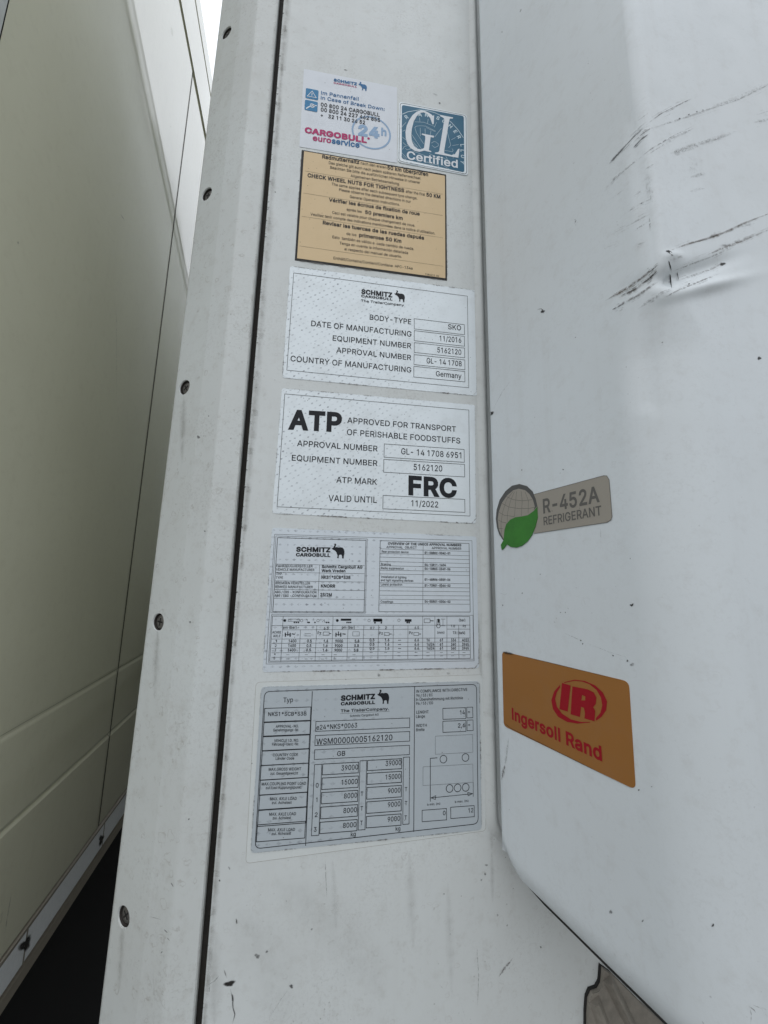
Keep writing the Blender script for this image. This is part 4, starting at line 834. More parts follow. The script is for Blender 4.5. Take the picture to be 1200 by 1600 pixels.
def value_box(st, fr, z, tl, br, w, val=None, off=T1, name='value_box'):
    I = Ink(fr, off, z); I.rect(tl, br, w); o = I.build(name, M['ink'], st)
    if val:
        I = Ink(fr, off, z); I.text(*val); I.build('value_text', M['ink'], o)
    return o

# --- 24 h breakdown sticker
px = [(475, 107.4), (620.5, 136.5), (620, 254.4), (467.8, 229)]
st = sticker('breakdown_sticker', 'white breakdown sticker with blue telephone lines and a 24h circle, topmost on the wall', px, WALL, M['white_vinyl'], 0.001)
I = Ink(WALL, T1, ZH); I.ring((850, 756), 207, 0.0022); I.build('round_ring', M['ink_sky'], st)
I = Ink(WALL, T1, ZH); I.text('24', (700, 778), (938, 816), 108, 0.04); I.text('h', (956, 783), (1016, 793), 78, 0.03); I.build('hours_mark', M['ink_sky'], st)
T2 = 0.0007
I = Ink(WALL, T2, ZH); I.text('SCHMITZ', (432, 187), (690, 233), 27, 0.035); I.bull((703, 190), (800, 285)); I.build('maker_mark', M['ink_blue'], st)
I = Ink(WALL, T2, ZH); I.text('CARGOBULL', (432, 213), (690, 260), 14, 0.02); I.build('maker_name', M['ink_pink'], st)
I = Ink(WALL, T2, ZH)
I.lines('blue_lettering', M['ink_blue'], st, (('Im Pannenfall', (293, 333), (708, 402), 37, 0.004), ('In Case of Break Down:', (290, 386), (995, 515), 37, 0.004), ('service', (410, 872), (718, 922), 58, 0.02)))
I = Ink(WALL, T2, ZH)
I.text('00 800 24 CARGOBULL', (290, 463), (940, 580), 40, 0.012); I.text('00 800 24 227 462 855', (290, 518), (945, 637), 40, 0.012); I.text('+', (288, 578), (315, 583), 36, 0.01); I.text('32 11 30 26 52', (372, 594), (780, 664), 38, 0.012)
I.build('telephone_lines', M['ink'], st)
I = Ink(WALL, T2, ZH); I.text('CARGOBULL', (112, 752), (798, 868), 56, 0.04); I.text('euro', (200, 840), (405, 871), 58, 0.02); I.disc((818, 820), 14); I.build('pink_lettering', M['ink_pink'], st)
for k, (a, b) in enumerate((((128, 263), (262, 372)), ((118, 392), (254, 500)))):
    I = Ink(WALL, T2, ZH); p, q = I.uv(a), I.uv(b); h = p[0] - q[0]
    I.fill_uv(round_poly([(p[0], p[1]), (q[0], p[1]), (q[0], p[1] + h * 0.98), (p[0], p[1] + h * 0.98)], 0.0017)); ic = I.build('icon_square', M['ink_azure'], st)
    J = Ink(WALL, T2 + .0001, ZH); w = -h
    f = lambda x, y: (p[0] + x * w, p[1] - y * w)
    if k == 0:
        J.line_uv([f(.5, .2), f(.85, .78), f(.15, .78)], 0.0008, True); J.line_uv([f(.5, .40), f(.5, .60)], 0.0009); J.line_uv([f(.5, .65), f(.5, .71)], 0.0009)
        J.build('warning_triangle', M['ink_white'], ic)
    else:
        J.line_uv([f(.12, .86), f(.30, .66), f(.52, .47)], 0.0016); J.line_uv([f(.40, .38), f(.55, .30), f(.70, .34), f(.74, .5), f(.62, .62), f(.48, .60)], 0.0013); J.line_uv([f(.55, .45), f(.93, .38)], 0.0015)
        J.build('wrench', M['ink_white'], ic)

# --- certification badge
px = [ZG(*p) for p in ((125, 80), (1105, 270), (1118, 1148), (105, 950))]
TG = 0.0008
st = sticker('certification_badge', 'square blue certification badge with white serif initials, tucked under the breakdown sticker corner', px, WALL, M['foil'], 0.005, 'badge', TG)
q = round_poly([WALL.uv(ZG(*p), TG) for p in ((143, 98), (1090, 283), (1100, 1130), (122, 938))], 0.0045)
I = Ink(WALL, TG + .0001); I.line_uv(q, 0.0006, True); I.build('rim_line', M['ink'], st)
blue = slab('blue_field', WALL, round_poly([WALL.uv(ZG(*p), TG) for p in ((165, 130), (1058, 292), (1066, 1102), (163, 905))], 0.0035), TG + .00002, TG + .0002, M['blue_vinyl'], st)
TG += .0002
I = Ink(WALL, TG + .0001, ZG)
I.line([(172, 262), (250, 228), (420, 200), (530, 210), (640, 240), (760, 295), (870, 372), (970, 480), (1052, 600)], 0.0009)
for ch, c, a in (('R', (232, 302), 38), ('A', (428, 268), 5), ('N', (524, 275), -5), ('S', (686, 318), -18), ('C', (775, 365), -28), ('H', (866, 434), -38), ('E', (938, 512), -50), ('R', (992, 592), -58), ('L', (1038, 710), -75), ('L', (1040, 790), -85), ('O', (1046, 872), -95), ('Y', (1040, 955), -105)): I.letter(ch, c, 46, rad(a), 0.02)
I.build('ring_lettering', M['pale_line'], blue)
I = Ink(WALL, TG + .0001, ZG); w = 0.00042
for pts in ([(175, 510), (215, 490)], [(345, 372), (480, 378), (640, 440)], [(360, 480), (352, 455), (372, 435), (430, 428), (510, 435), (650, 505), (640, 512), (515, 455)], [(360, 480), (375, 530), (480, 690)], [(300, 545), (450, 765)],
            [(430, 460), (432, 580)], [(545, 330), (535, 400)], [(665, 380), (635, 450)], [(735, 465), (640, 590)], [(820, 520), (870, 710), (840, 745)], [(880, 630), (940, 600)], [(895, 715), (985, 700)],
            [(590, 680), (630, 655), (660, 665), (690, 690), (690, 720), (640, 745), (600, 710)], [(310, 640), (400, 740)], [(330, 690), (385, 750)], [(780, 785), (850, 795), (890, 805), (905, 785), (890, 760)],
            [(175, 770), (200, 730), (245, 715), (290, 735), (285, 765), (240, 775), (215, 755)], [(165, 820), (240, 900)], [(175, 860), (250, 945)], [(180, 670), (225, 710)], [(170, 590), (230, 640)], [(250, 960), (330, 990), (460, 1000)], [(320, 790), (420, 830), (520, 870)],
            [(600, 990), (660, 985), (700, 1010), (680, 1030)], [(560, 830), (640, 870), (760, 890), (830, 930)], [(170, 440), (225, 380)], [(520, 940), (600, 1000)], [(760, 1000), (860, 1060)], [(420, 310), (425, 370)], [(585, 500), (575, 560)], [(500, 470), (505, 640)], [(800, 870), (830, 930)], [(910, 830), (905, 900)], [(450, 900), (500, 960), (600, 965)], [(350, 900), (400, 950)]):
    I.line(pts, w)
I.build('engraved_scene', M['pale_line'], blue)
I = Ink(WALL, TG + .0002, ZG)
I.fill([(605, 408), (625, 405), (630, 275), (612, 288), (590, 265), (550, 240), (500, 215), (440, 205), (380, 225), (320, 275), (270, 350), (235, 430), (218, 520), (222, 610), (245, 690), (290, 750), (350, 790), (420, 805), (490, 788), (540, 800), (588, 808), (590, 795), (555, 782), (580, 592), (622, 602), (630, 575), (455, 540), (450, 556), (500, 575), (505, 600), (485, 750), (440, 770), (390, 760), (340, 720), (310, 650), (300, 560), (310, 470), (335, 370), (380, 290), (430, 245), (480, 235), (530, 260), (575, 320)])
I.build('letter_g', M['ink_white'], blue)
I = Ink(WALL, TG + .0002, ZG)
I.fill([(718, 272), (905, 310), (900, 325), (860, 325), (848, 350), (775, 795), (780, 825), (880, 852), (930, 838), (975, 765), (998, 760), (980, 892), (640, 830), (645, 815), (690, 810), (705, 790), (778, 340), (765, 315), (718, 292)])
I.build('letter_l', M['ink_white'], blue)
I = Ink(WALL, TG + .0002, ZG); I.text('Certified', (236, 905), (972, 1035), 112, 0.012); I.build('word_lettering', M['ink_white'], blue)

# --- wheel nut notice
px = [ZI(*p) for p in ((55, 20), (1138, 205), (1145, 1000), (3, 847))]
st = sticker('wheel_nut_notice', 'tan notice with black border and four-language wheel nut text', px, WALL, M['black'], 0.0006, 'notice')
slab('tan_field', WALL, [WALL.uv(ZI(*p), T0) for p in ((73, 30), (1129, 215), (1132, 983), (20, 833))], T0 + .00002, T0 + .00012, M['tan'], st)
O = T0 + .0003
I = Ink(WALL, O, ZI)
I.lines('bold_line', M['ink'], st, (('Radmutternsitz', (208, 82), (487, 125), 26, BOLD), ('50 km überprüfen', (697, 165), (1003, 217), 27, BOLD), ('CHECK WHEEL NUTS FOR TIGHTNESS', (98, 222), (823, 338), 27, BOLD), ('50 KM', (990, 368), (1095, 385), 26, BOLD),
          ('Vérifier les écrous de fixation de roue', (258, 405), (940, 512), 25, BOLD), ('50 premiers km', (530, 498), (812, 545), 25, BOLD), ('Revisar las tuercas de las ruedas dspués', (212, 577), (973, 693), 26, BOLD), ('primerose 50 Km', (485, 670), (802, 717), 26, BOLD)))
I = Ink(WALL, O, ZI)
I.lines('fine_line', M['ink'], st, (('nach den ersten', (497, 127), (690, 162), 20), ('Das gleiche gilt auch nach jedem späteren Reifenwechsel.', (258, 125), (950, 243), 20), ('Beachten Sie bitte die ausführlichen Hinweise in unserer', (268, 160), (943, 275), 20),
          ('Allgemeinen Betriebsanleitung.', (422, 222), (790, 285), 20), ('after the first', (835, 340), (980, 365), 20), ('The same applies after each subsequent tyre change.', (280, 285), (922, 393), 20), ('Please observe the detailed directions in our', (335, 327), (873, 418), 20),
          ('General Operation Instructions.', (415, 380), (790, 440), 20), ('après les', (392, 475), (505, 493), 20), ('Ceci est valable pour chaque changement de roue.', (283, 498), (905, 597), 20), ("Veuillez tenir compte des indications mentionnées dans la notice d'utilisation.", (120, 510), (1055, 655), 20),
          ('de los', (390, 657), (465, 668), 20), ('Esto  también es válido a  cada cambio de rueda.', (285, 682), (897, 772), 20), ('Tenga en cuenta la información detallada', (338, 728), (852, 802), 20), ('al respecto del manual de usuario.', (375, 772), (805, 830), 20),
          ('Enthält/Contains/Contient/Contiene  HFC-134a', (293, 840), (886, 918), 20), ('1284213  00', (980, 957), (1083, 972), 12)))
for p, q in (((78, 178), (1113, 353)), ((68, 343), (1112, 512)), ((55, 517), (1115, 680)), ((38, 740), (1118, 893))):
    I = Ink(WALL, O, ZI); I.line([p, q], 0.00022); I.build('divider_line', M['ink'], st)
grime_edge(st, px, WALL, T0 + .0003)

# --- body type plate
px = [(453.2, 415.8), (743.6, 453.8), (745.2, 618.5), (441.2, 590)]
st = sticker('body_type_plate', 'silver foil plate listing body type and date of manufacturing', px, WALL, M['foil'], 0.003, 'data plate')
I = Ink(WALL, T1, ZB_); I.line([(186, 83), (1043, 198), (1050, 650), (152, 563)], 0.00045, True); I.build('border_line', M['ink'], st)
I = Ink(WALL, T1, ZB_); I.text('SCHMITZ', (519, 185), (672, 203), 21, 0.035); I.text('CARGOBULL', (519, 202), (673, 219), 11, 0.025); I.bull((682, 168), (735, 222)); I.text('The TrailerCompany', (518, 225), (730, 248), 11, 0.01); I.build('maker_mark', M['ink'], st)
I = Ink(WALL, T1, ZB_)
I.lines('caption_line', M['ink'], st, (('BODY-TYPE', (561, 313), (766, 337), 25), ('DATE OF MANUFACTURING', (272, 345), (767, 398), 27), ('EQUIPMENT NUMBER', (378, 417), (766, 456), 26), ('APPROVAL NUMBER', (396, 476), (766, 514), 26), ('COUNTRY OF MANUFACTURING', (170, 518), (766, 575), 27)))
for tl, br, v in (((781, 309), (1029, 388), ('SKO', (948, 360), (1012, 367), 24)), ((781, 368), (1029, 445), ('11/2016', (906, 418), (1013, 428), 25)), ((781, 427), (1030, 502), ('5162120', (895, 475), (1013, 487), 25)),
                  ((780, 486), (1031, 561), ('GL- 14 1708', (842, 528), (1015, 544), 25)), ((779, 544), (1031, 621), ('Germany', (888, 592), (1014, 605), 25))): value_box(st, WALL, ZB_, tl, br, 0.0005, v)
grime_edge(st, px, WALL, T0 + .0001)
# --- perishable foodstuffs plate
px = [(440.5, 606.5), (742, 632.7), (743.6, 818), (425.3, 802)]
st = sticker('foodstuffs_plate', 'silver foil plate with big bold ATP and FRC lettering', px, WALL, M['foil'], 0.003, 'data plate')
I = Ink(WALL, T1, ZB_); I.line([(142, 680), (1050, 760), (1056, 1283), (104, 1237)], 0.00045, True); I.build('border_line', M['ink'], st)
Ink(WALL, T1, ZB_).lines('big_lettering', M['ink'], st, (('ATP', (158, 850), (422, 864), 88, 0.03), ('FRC', (752, 1174), (992, 1189), 86, 0.03)))
I = Ink(WALL, T1, ZB_)
I.lines('caption_line', M['ink'], st, (('APPROVED FOR TRANSPORT', (450, 823), (987, 867), 27), ('OF PERISHABLE FOODSTUFFS', (448, 882), (1008, 925), 28), ('APPROVAL NUMBER', (202, 937), (600, 964), 28), ('EQUIPMENT NUMBER', (176, 1009), (599, 1036), 28), ('ATP MARK', (396, 1118), (597, 1129), 29), ('VALID UNTIL', (357, 1209), (596, 1218), 30)))
for tl, br, v in (((633, 927), (1028, 1018), ('GL- 14 1708 6951', (716, 977), (1013, 998), 29)), ((631, 1003), (1030, 1090), ('5162120', (778, 1055), (919, 1063), 29)), ((627, 1181), (1031, 1265), ('11/2022', (766, 1234), (899, 1241), 29))): value_box(st, WALL, ZB_, tl, br, 0.0005, v)
grime_edge(st, px, WALL, T0 + .0001)

# --- approval table plate
px = [(425.1, 824.4), (744.3, 838.4), (748.5, 1043.8), (410.2, 1050.3)]
st = sticker('approval_table_plate', 'grey foil plate with a brake table of small figures and approval numbers', px, WALL, M['foil_mid'], 0.003, 'data plate')
I = Ink(WALL, T1); w = 0.0003
I.rect((235, 88), (1025, 1215), w, Z1, Z2); I.rect((247, 104), (1085, 828), w, Z1); I.rect((262, 120), (1073, 818), 0.0005, Z1)
I.rect((205, 843), (1021, 1200), w, Z1, Z2); I.rect((215, 856), (990, 1191), 0.0004, Z1, Z2); I.rect((145, 88), (988, 758), 0.00045, Z2)
for a, b in (((250, 368), (1078, 382)), ((246, 445), (1077, 458)), ((240, 525), (1076, 537)), ((234, 605), (1075, 617)), ((228, 688), (1074, 700))): I.line([a, b], w, False, Z1)
I.line([(656, 374), (642, 694)], w, False, Z1)
for a, b in ((165, 190), (208, 230), (242, 266), (283, 303), (322, 342), (365, 380), (400, 415), (483, 492), (520, 532), (558, 568), (600, 607), (637, 645), (677, 685)): I.line([(141, a), (984, b)], w, False, Z2)
I.line([(547, 140), (543, 757)], w, False, Z2)
def px1(x, y): return Z1(x, y)
for (a, b) in ((977.5, 976.7), (998.5, 996.7), (1005.3, 1003), (1012.8, 1009.4), (1020, 1016.3), (1027, 1022.8)): I.line([(424, a), (735, b)], w)
I.line([(441, 984.2), (660.5, 983)], w); I.line([(698.5, 983), (735, 983)], w); I.line([(698.5, 976.7), (735, 976.7)], w)
for a, b in (((315, 856), (292, 1283)), ((478, 985), (460, 1281)), ((630, 945), (613, 1278)), ((783, 856), (768, 1276)), ((922, 985), (912, 1274)), ((1070, 945), (1060, 1272))): I.line([a, b], w, False, Z1)
for a, b in (((130, 880), (122, 1202)), ((268, 880), (263, 1200)), ((405, 880), (403, 1198)), ((543, 795), (542, 1196)), ((657, 795), (657, 1194)), ((770, 795), (770, 1193)), ((880, 880), (883, 1191))): I.line([a, b], w, False, Z2)
I.build('table_lines', M['ink'], st)
I = Ink(WALL, T1, Z1); I.text('SCHMITZ', (435, 249), (757, 255), 40, 0.04); I.text('CARGOBULL', (433, 294), (757, 300), 29, 0.035); I.bull((768, 175), (889, 305)); I.build('maker_mark', M['ink'], st)
I = Ink(WALL, T1, Z1)
I.lines('fine_line', M['ink_small'], st, (('FAHRZEUG HERSTELLER', (250, 396), (590, 399), 22), ('VEHICLE MANUFACTURER', (247, 429), (607, 433), 22), ('TYP.', (248, 470), (310, 471), 22), ('TYPE', (245, 505), (312, 506), 22), ('BREMSEN HERSTELLER', (243, 556), (567, 559), 22), ('BRAKES MANUFACTURER', (241, 590), (592, 594), 22),
          ('ABS / EBS - KONFIGURATION', (236, 640), (626, 643), 22), ('ABS / EBS - CONFIGURATION', (233, 673), (626, 677), 22), ('pm (bar)', (315, 973), (440, 973), 24), ('6.5', (695, 981), (740, 981), 24), ('pm (bar)', (865, 973), (985, 973), 24), ('0.7', (1130, 980), (1170, 980), 24),
          ('Pz', (637, 1026), (672, 1026), 26), ('ACHSE', (212, 1018), (295, 1018), 22), ('AXLE', (220, 1053), (288, 1053), 22)), 0.005)
I = Ink(WALL, T1, Z2)
I.lines('fine_line', M['ink_small'], st, (('2', (190, 917), (206, 917), 24), ('6.5', (467, 916), (508, 916), 24), ('Pz', (133, 969), (170, 969), 26), ('Pz', (415, 965), (450, 965), 26), ('(bar)', (883, 845), (942, 845), 24), ('1.0', (808, 900), (845, 900), 22), ('Pz', (920, 900), (948, 900), 22), ('TR (daN)', (825, 964), (940, 964), 24), ('(mm)', (680, 960), (745, 960), 22),
          ('APPROVAL  OBJECT', (203, 158), (487, 164), 21), ('APPROVAL NUMBER', (628, 167), (905, 174), 21), ('Rear protection device', (158, 200), (410, 206), 20), ('Braking', (153, 318), (243, 321), 20), ('Radio suppression', (152, 355), (365, 360), 20), ('Installation of lighting', (155, 437), (390, 443), 20),
          ('and light signalling devices', (150, 468), (455, 474), 20), ('Lateral protection', (150, 508), (350, 511), 20), ('Couplings', (148, 668), (265, 671), 20)), 0.005)
I = Ink(WALL, T1, Z1)
I.lines('bold_line', M['ink'], st, (('Schmitz Cargobull AG', (676, 404), (1058, 410), 26), ('Werk Vreden', (674, 442), (898, 445), 26), ('NKS1*SCB*S3B', (672, 505), (945, 507), 28), ('KNORR', (668, 587), (803, 588), 28), ('2S/2M', (662, 668), (770, 670), 28)), BOLD)
Ink(WALL, T1, Z2).lines('bold_line', M['ink'], st, (('OVERVIEW OF THE UNECE APPROVAL NUMBERS', (217, 125), (905, 141), 21), ('E1-58R02-0042-01', (562, 212), (800, 217), 20), ('E4-13R11-1604', (562, 325), (760, 328), 20), ('E4-10R03-2349-06', (562, 361), (802, 366), 20), ('E1-48R06-0559-06', (562, 463), (802, 465), 20), ('E1-73R01-0066-02', (562, 518), (803, 520), 20), ('E4-55R01-0306-02', (562, 669), (803, 671), 20)), BOLD)
for r_, (y1, y2) in enumerate(((1102, 1033), (1145, 1073), (1187, 1110), (1222, 1142), (1262, 1173))):
    d = -8 * r_ / 2
    I.text('12345'[r_], (240 + d, y1), (255 + d, y1), 24)
    if r_ < 3:
        for tx, a, b in (('1400', 365, 438), ('0.5', 537, 582), ('1.6', 693, 735), ('9000', 803, 875), ('5.8', 985, 1028)): I.text(tx, (a + d, y1), (b + d, y1 - 1), 25, 0.015)
        for tx, a, b in (('0.5', 45, 90), ('1.6', 188, 230), ('–', 312, 340), ('6.6', 466, 508), (('16', '16/24', '16/24')[r_], 580, (608, 651, 651)[r_]), ('61', 703, 732), (('336', '360', '360')[r_], 808, 855), (('4023', '3965', '3965')[r_], 912, 975)): I.text(tx, (a, y2), (b, y2 - 1), 25, 0.015, Z2)
    else:
        for a in (370, 545, 700, 815, 990): I.line([(a + d - 14, y1 - 4), (a + d + 14, y1 - 4)], 0.0003, False, Z1)
        for a in (60, 195, 320, 480, 592, 718, 822, 930): I.line([(a - 14, y2 - 4), (a + 14, y2 - 5)], 0.0003, False, Z2)
I.build('table_figures', M['ink'], st)
I = Ink(WALL, T1, Z1)
I.disc((330, 897), 13); I.rect((363, 884), (467, 905), w); I.ring((488, 898), 12, w); I.ring((641, 898), 12, w); I.disc((822, 897), 13); I.fill_rect((855, 880), (952, 899)); I.ring((1120, 897), 12, w); I.fill_rect((1160, 880), (1240, 899))
for x in (413, 432, 451, 540, 552, 606, 714, 734, 907, 924, 941): I.fill_rect((x, 909), (x + 13, 921))
I.line([(525, 890), (540, 885), (540, 905)], w); I.line([(680, 912), (700, 888), (702, 912), (745, 912)], w)
for x in (330, 805): I.line([(x + 5, 1030), (x + 55, 1030)], 0.0006); I.line([(x + 5, 1012), (x + 5, 1050)], 0.0011); I.line([(x + 50, 1012), (x + 50, 1050)], 0.0011); I.line([(x + 28, 1000), (x + 28, 1040)], 0.0009); I.line([(x + 65, 1022), (x + 95, 1026)], 0.0009)
I.line([(515, 1020), (575, 1020)], w); I.line([(515, 1042), (575, 1042)], w); I.rect((690, 1005), (745, 1035), 0.0004); I.line([(748, 1020), (765, 1020)], 0.0007); I.rect((968, 1003), (1028, 1042), w)
I.ring((40, 837), 12, w, Z2); I.fill_rect((80, 826), (164, 848), Z2); I.disc((95, 858), 8, Z2); I.disc((155, 858), 8, Z2); I.ring((320, 835), 12, w, Z2); I.fill_rect((376, 825), (438, 848), Z2); I.disc((398, 856), 8, Z2); I.disc((416, 856), 8, Z2)
I.rect((557, 822), (612, 857), 0.0004, Z2); I.line([(614, 840), (645, 840)], 0.0007, False, Z2); I.ring((690, 888), 17, 0.0005, Z2); I.line([(675, 888), (678, 828), (700, 828), (706, 888)], 0.0005, False, Z2); I.fill_rect((684, 822), (698, 858), Z2)
I.line([(733, 828), (733, 883)], w, False, Z2); I.line([(715, 824), (755, 824)], w, False, Z2); I.line([(715, 886), (755, 886)], w, False, Z2)
for x in (183, 460): I.rect((x, 950), (x + 45, 977), 0.0004, Z2); I.line([(x + 48, 964), (x + 68, 964)], 0.0007, False, Z2)
I.build('pictograms', M['ink'], st)
grime_edge(st, px, WALL, T0 + .0001)

# --- weight plate on its clear backing
pc = [(400, 1066), (756, 1054), (759, 1298), (384, 1349)]
px = [(408.3, 1073.3), (749.3, 1064.3), (752.7, 1296.7), (391.7, 1333.3)]
st = sticker('weight_plate', 'dull grey foil plate listing axle weights beside small wheel diagrams, lowest on the wall', px, WALL, M['foil_dark'], 0.004, 'data plate', T0 + .0003)
T1w = T0 + .0005
slab('clear_film', WALL, round_poly([WALL.uv(p) for p in pc], 0.004), 0.00001, 0.00015, M['foil_clear'], st)
I = Ink(WALL, 0.00018); I.line_uv(round_poly([WALL.uv(p) for p in pc], 0.004), 0.00022, True); I.build('film_edge', M['greige'], st)
lw = 0.0006
I = Ink(WALL, T1w); q = [WALL.uv(ZK(133, 118), T1w), WALL.uv(ZL(998, 110), T1w), WALL.uv(ZL(1013, 1355), T1w), WALL.uv(ZK(48, 1522), T1w)]
I.line_uv(round_poly(q, 0.0055), lw, True)
I.line([(560, 115), (500, 1495)], lw, False, ZK); I.line([(445, 130), (437, 1427)], lw, False, ZL); I.build('border_lines', M['ink'], st)
I = Ink(WALL, T1w, ZD); I.text('SCHMITZ', (457, 164), (618, 155), 22, 0.04); I.text('CARGOBULL', (457, 186), (618, 179), 14, 0.035); I.bull((628, 113), (684, 185)); I.text('The TrailerCompany.', (457, 219), (683, 208), 13, 0.012); I.line([(455, 225), (686, 214)], 0.0002)
I.text('Schmitz Cargobull AG', (500, 241), (635, 234), 10); I.build('maker_mark', M['ink'], st)
TYPX = ((300, 214), (387, 212))
I = Ink(WALL, T1w, ZK); I.text('Typ', (300, 214), (387, 211), 42); I.build('heading', M['ink'], st)
rows = [((135, 268), (542, 374), [('NKS1*SCB*S3B', (165, 336), (507, 331), 34)]), ((128, 395), (538, 498), [('APPROVAL-NO.', (233, 441), (437, 437), 24), ('Genehmigungs-Nr.', (210, 474), (440, 470), 24)]),
        ((120, 522), (530, 626), [('VEHICLE I.D. NO.', (218, 568), (440, 564), 24), ('Fahrzeug-Ident.-Nr.', (200, 601), (440, 597), 24)]), ((113, 650), (525, 757), [('COUNTRY CODE', (207, 696), (432, 692), 24), ('Länder Code', (232, 727), (398, 724), 24)]),
        ((103, 778), (520, 885), [('MAX.GROSS WEIGHT', (170, 825), (460, 820), 26), ('zul. Gesamtgewicht', (185, 861), (432, 857), 24)]), ((96, 908), (516, 1017), [('MAX.COUPLING POINT LOAD', (107, 956), (503, 949), 26), ('zul. Last Kupplungspunkt', (143, 989), (462, 983), 24)]),
        ((90, 1042), (508, 1150), [('MAX. AXLE LOAD', (183, 1089), (420, 1084), 26), ('zul. Achslast', (198, 1122), (375, 1119), 24)]), ((80, 1175), (502, 1290), [('MAX. AXLE LOAD', (175, 1226), (413, 1221), 26), ('zul. Achslast', (205, 1259), (368, 1255), 24)]),
        ((70, 1308), (492, 1425), [('MAX. AXLE LOAD', (165, 1366), (405, 1361), 26), ('zul. Achslast', (195, 1399), (370, 1395), 24)])]
for tl, br, tx in rows:
    o = value_box(st, WALL, ZK, tl, br, lw, None, T1w, 'field_box'); I = Ink(WALL, T1w, ZK)
    for a in tx: I.text(*a, 0.004)
    I.build('field_text', M['ink_small'] if len(tx) > 1 else M['ink'], o)
for tl, br, v in (((341, 262), (780, 290), ('e24*NKS*0063', (343, 301), (534, 290), 22)), ((338, 328), (780, 354), ('WSM00000005162120', (342, 371), (699, 349), 27)), ((335, 395), (779, 417), ('GB', (440, 424), (478, 422), 22))): value_box(st, WALL, ZD, tl, br, 0.0005, v, T1w)
I = Ink(WALL, T1w, ZK); I.rect((580, 770), (618, 1400), 0.0005)
for tx, x, y in (('0', 590, 975), ('1', 592, 1105), ('2', 581, 1238), ('3', 572, 1369)): I.text(tx, (x, y), (x + (12 if tx == '1' else 25), y - 1), 40)
I.rect((986, 736), (1030, 1350), 0.0005)
for x, y in ((992, 1050), (990, 1180), (987, 1310)): I.text('T', (x, y), (x + 22, y - 1), 38)
I.text('kg', (903, 1412), (947, 1408), 40)
I.rect((345, 762), (395, 1357), 0.0005, ZL)
for x, y in ((357, 1065), (357, 1190), (354, 1318)): I.text('T', (x, y), (x + 22, y - 1), 36, 0, ZL)
I.text('kg', (275, 1418), (317, 1414), 36, 0, ZL); I.build('axle_columns', M['ink'], st)
for tl, br, v in (((653, 765), (970, 843), ('39000', (818, 823), (968, 812), 44)), ((648, 890), (968, 972), ('15000', (820, 951), (963, 940), 44)), ((643, 1020), (964, 1098), ('8000', (842, 1073), (960, 1063), 44)), ((637, 1150), (962, 1230), ('8000', (837, 1203), (957, 1193), 44)), ((630, 1285), (958, 1360), ('8000', (833, 1336), (952, 1326), 44))): value_box(st, WALL, ZK, tl, br, 0.0006, v, T1w)
for tl, br, v in (((25, 790), (329, 863), ('39000', (185, 839), (325, 827), 44)), ((22, 905), (327, 985), ('15000', (185, 961), (320, 950), 43)), ((20, 1032), (326, 1115), ('9000', (207, 1084), (318, 1075), 43)), ((18, 1160), (325, 1240), ('9000', (206, 1208), (317, 1197), 43)), ((15, 1290), (323, 1368), ('9000', (204, 1338), (315, 1327), 43))): value_box(st, WALL, ZL, tl, br, 0.0006, v, T1w)
I = Ink(WALL, T1w, ZL)
I.lines('fine_line', M['ink_small'], st, (('IN COMPLIANCE WITH DIRECTIVE', (460, 185), (915, 168), 25), ('96 / 53 / EC', (460, 222), (607, 216), 24), ('In Übereinstimmung mit Richtlinie', (458, 258), (877, 242), 24), ('96 / 53 / EG', (458, 293), (610, 287), 24), ('LENGHT', (460, 372), (570, 367), 25), ('Länge', (458, 410), (537, 406), 25), ('WIDTH', (458, 492), (553, 487), 25), ('Breite', (458, 529), (533, 525), 25),
          ('b min. (m)', (558, 1194), (673, 1183), 19), ('b max. (m)', (805, 1169), (925, 1158), 19), ('m', (921, 367), (938, 366), 20), ('m', (923, 482), (940, 481), 20)), 0.003)
for tl, br, v in (((697, 325), (902, 415), ('14', (850, 381), (893, 378), 38)), ((910, 315), (965, 408), None), ((697, 440), (903, 530), ('2,6', (832, 497), (897, 492), 38)), ((912, 430), (968, 522), None), ((512, 1235), (730, 1320), ('0', (698, 1279), (721, 1277), 38)), ((767, 1208), (978, 1292), ('12', (925, 1256), (968, 1252), 38))): value_box(st, WALL, ZL, tl, br, 0.0005, v, T1w)
I = Ink(WALL, T1w, ZL); I.rect((630, 573), (965, 717), 0.0002); I.rect((520, 847), (967, 985), 0.0002)
for c in ((702, 778), (899, 763), (757, 1040), (829, 1035), (901, 1030)): I.ring(c, 30, 0.0006)
I.line([(585, 1157), (585, 771), (648, 766)], 0.0006); I.line([(968, 985), (968, 1115)], 0.0004); I.line([(598, 1124), (960, 1087)], 0.0005)
I.line([(590, 1125), (633, 1104), (630, 1138)], 0.0005, True); I.line([(964, 1086), (920, 1075), (922, 1106)], 0.0005, True); I.build('wheel_diagram', M['ink'], st)
grime_edge(st, px, WALL, T0 + .0006); 

# ================================================================== STICKERS ON THE COOLING UNIT
px = [ZN(*p) for p in ((72, 88), (1062, 325), (1116, 1172), (85, 672))]
st = sticker('bronze_sticker', 'bronze sticker with red oval emblem and red lettering', px, SIDE, M['bronze'], 0.0045)
I = Ink(SIDE, T1, ZN); I.text('Ingersoll Rand', (150, 617), (855, 945), 84, 0.02); I.build('lettering', M['ink_red'], st)
I = Ink(SIDE, T1, ZN)
I.fill([(525, 350), (480, 400), (457, 470), (470, 540), (510, 600), (580, 640), (660, 653), (760, 645), (760, 640), (690, 640), (610, 620), (540, 575), (500, 520), (487, 460), (500, 410), (525, 370)])
I.fill([(555, 330), (640, 310), (720, 320), (800, 355), (860, 410), (893, 480), (885, 550), (850, 600), (805, 632), (805, 610), (840, 570), (855, 510), (845, 450), (810, 390), (755, 345), (700, 325), (640, 318), (560, 335)])
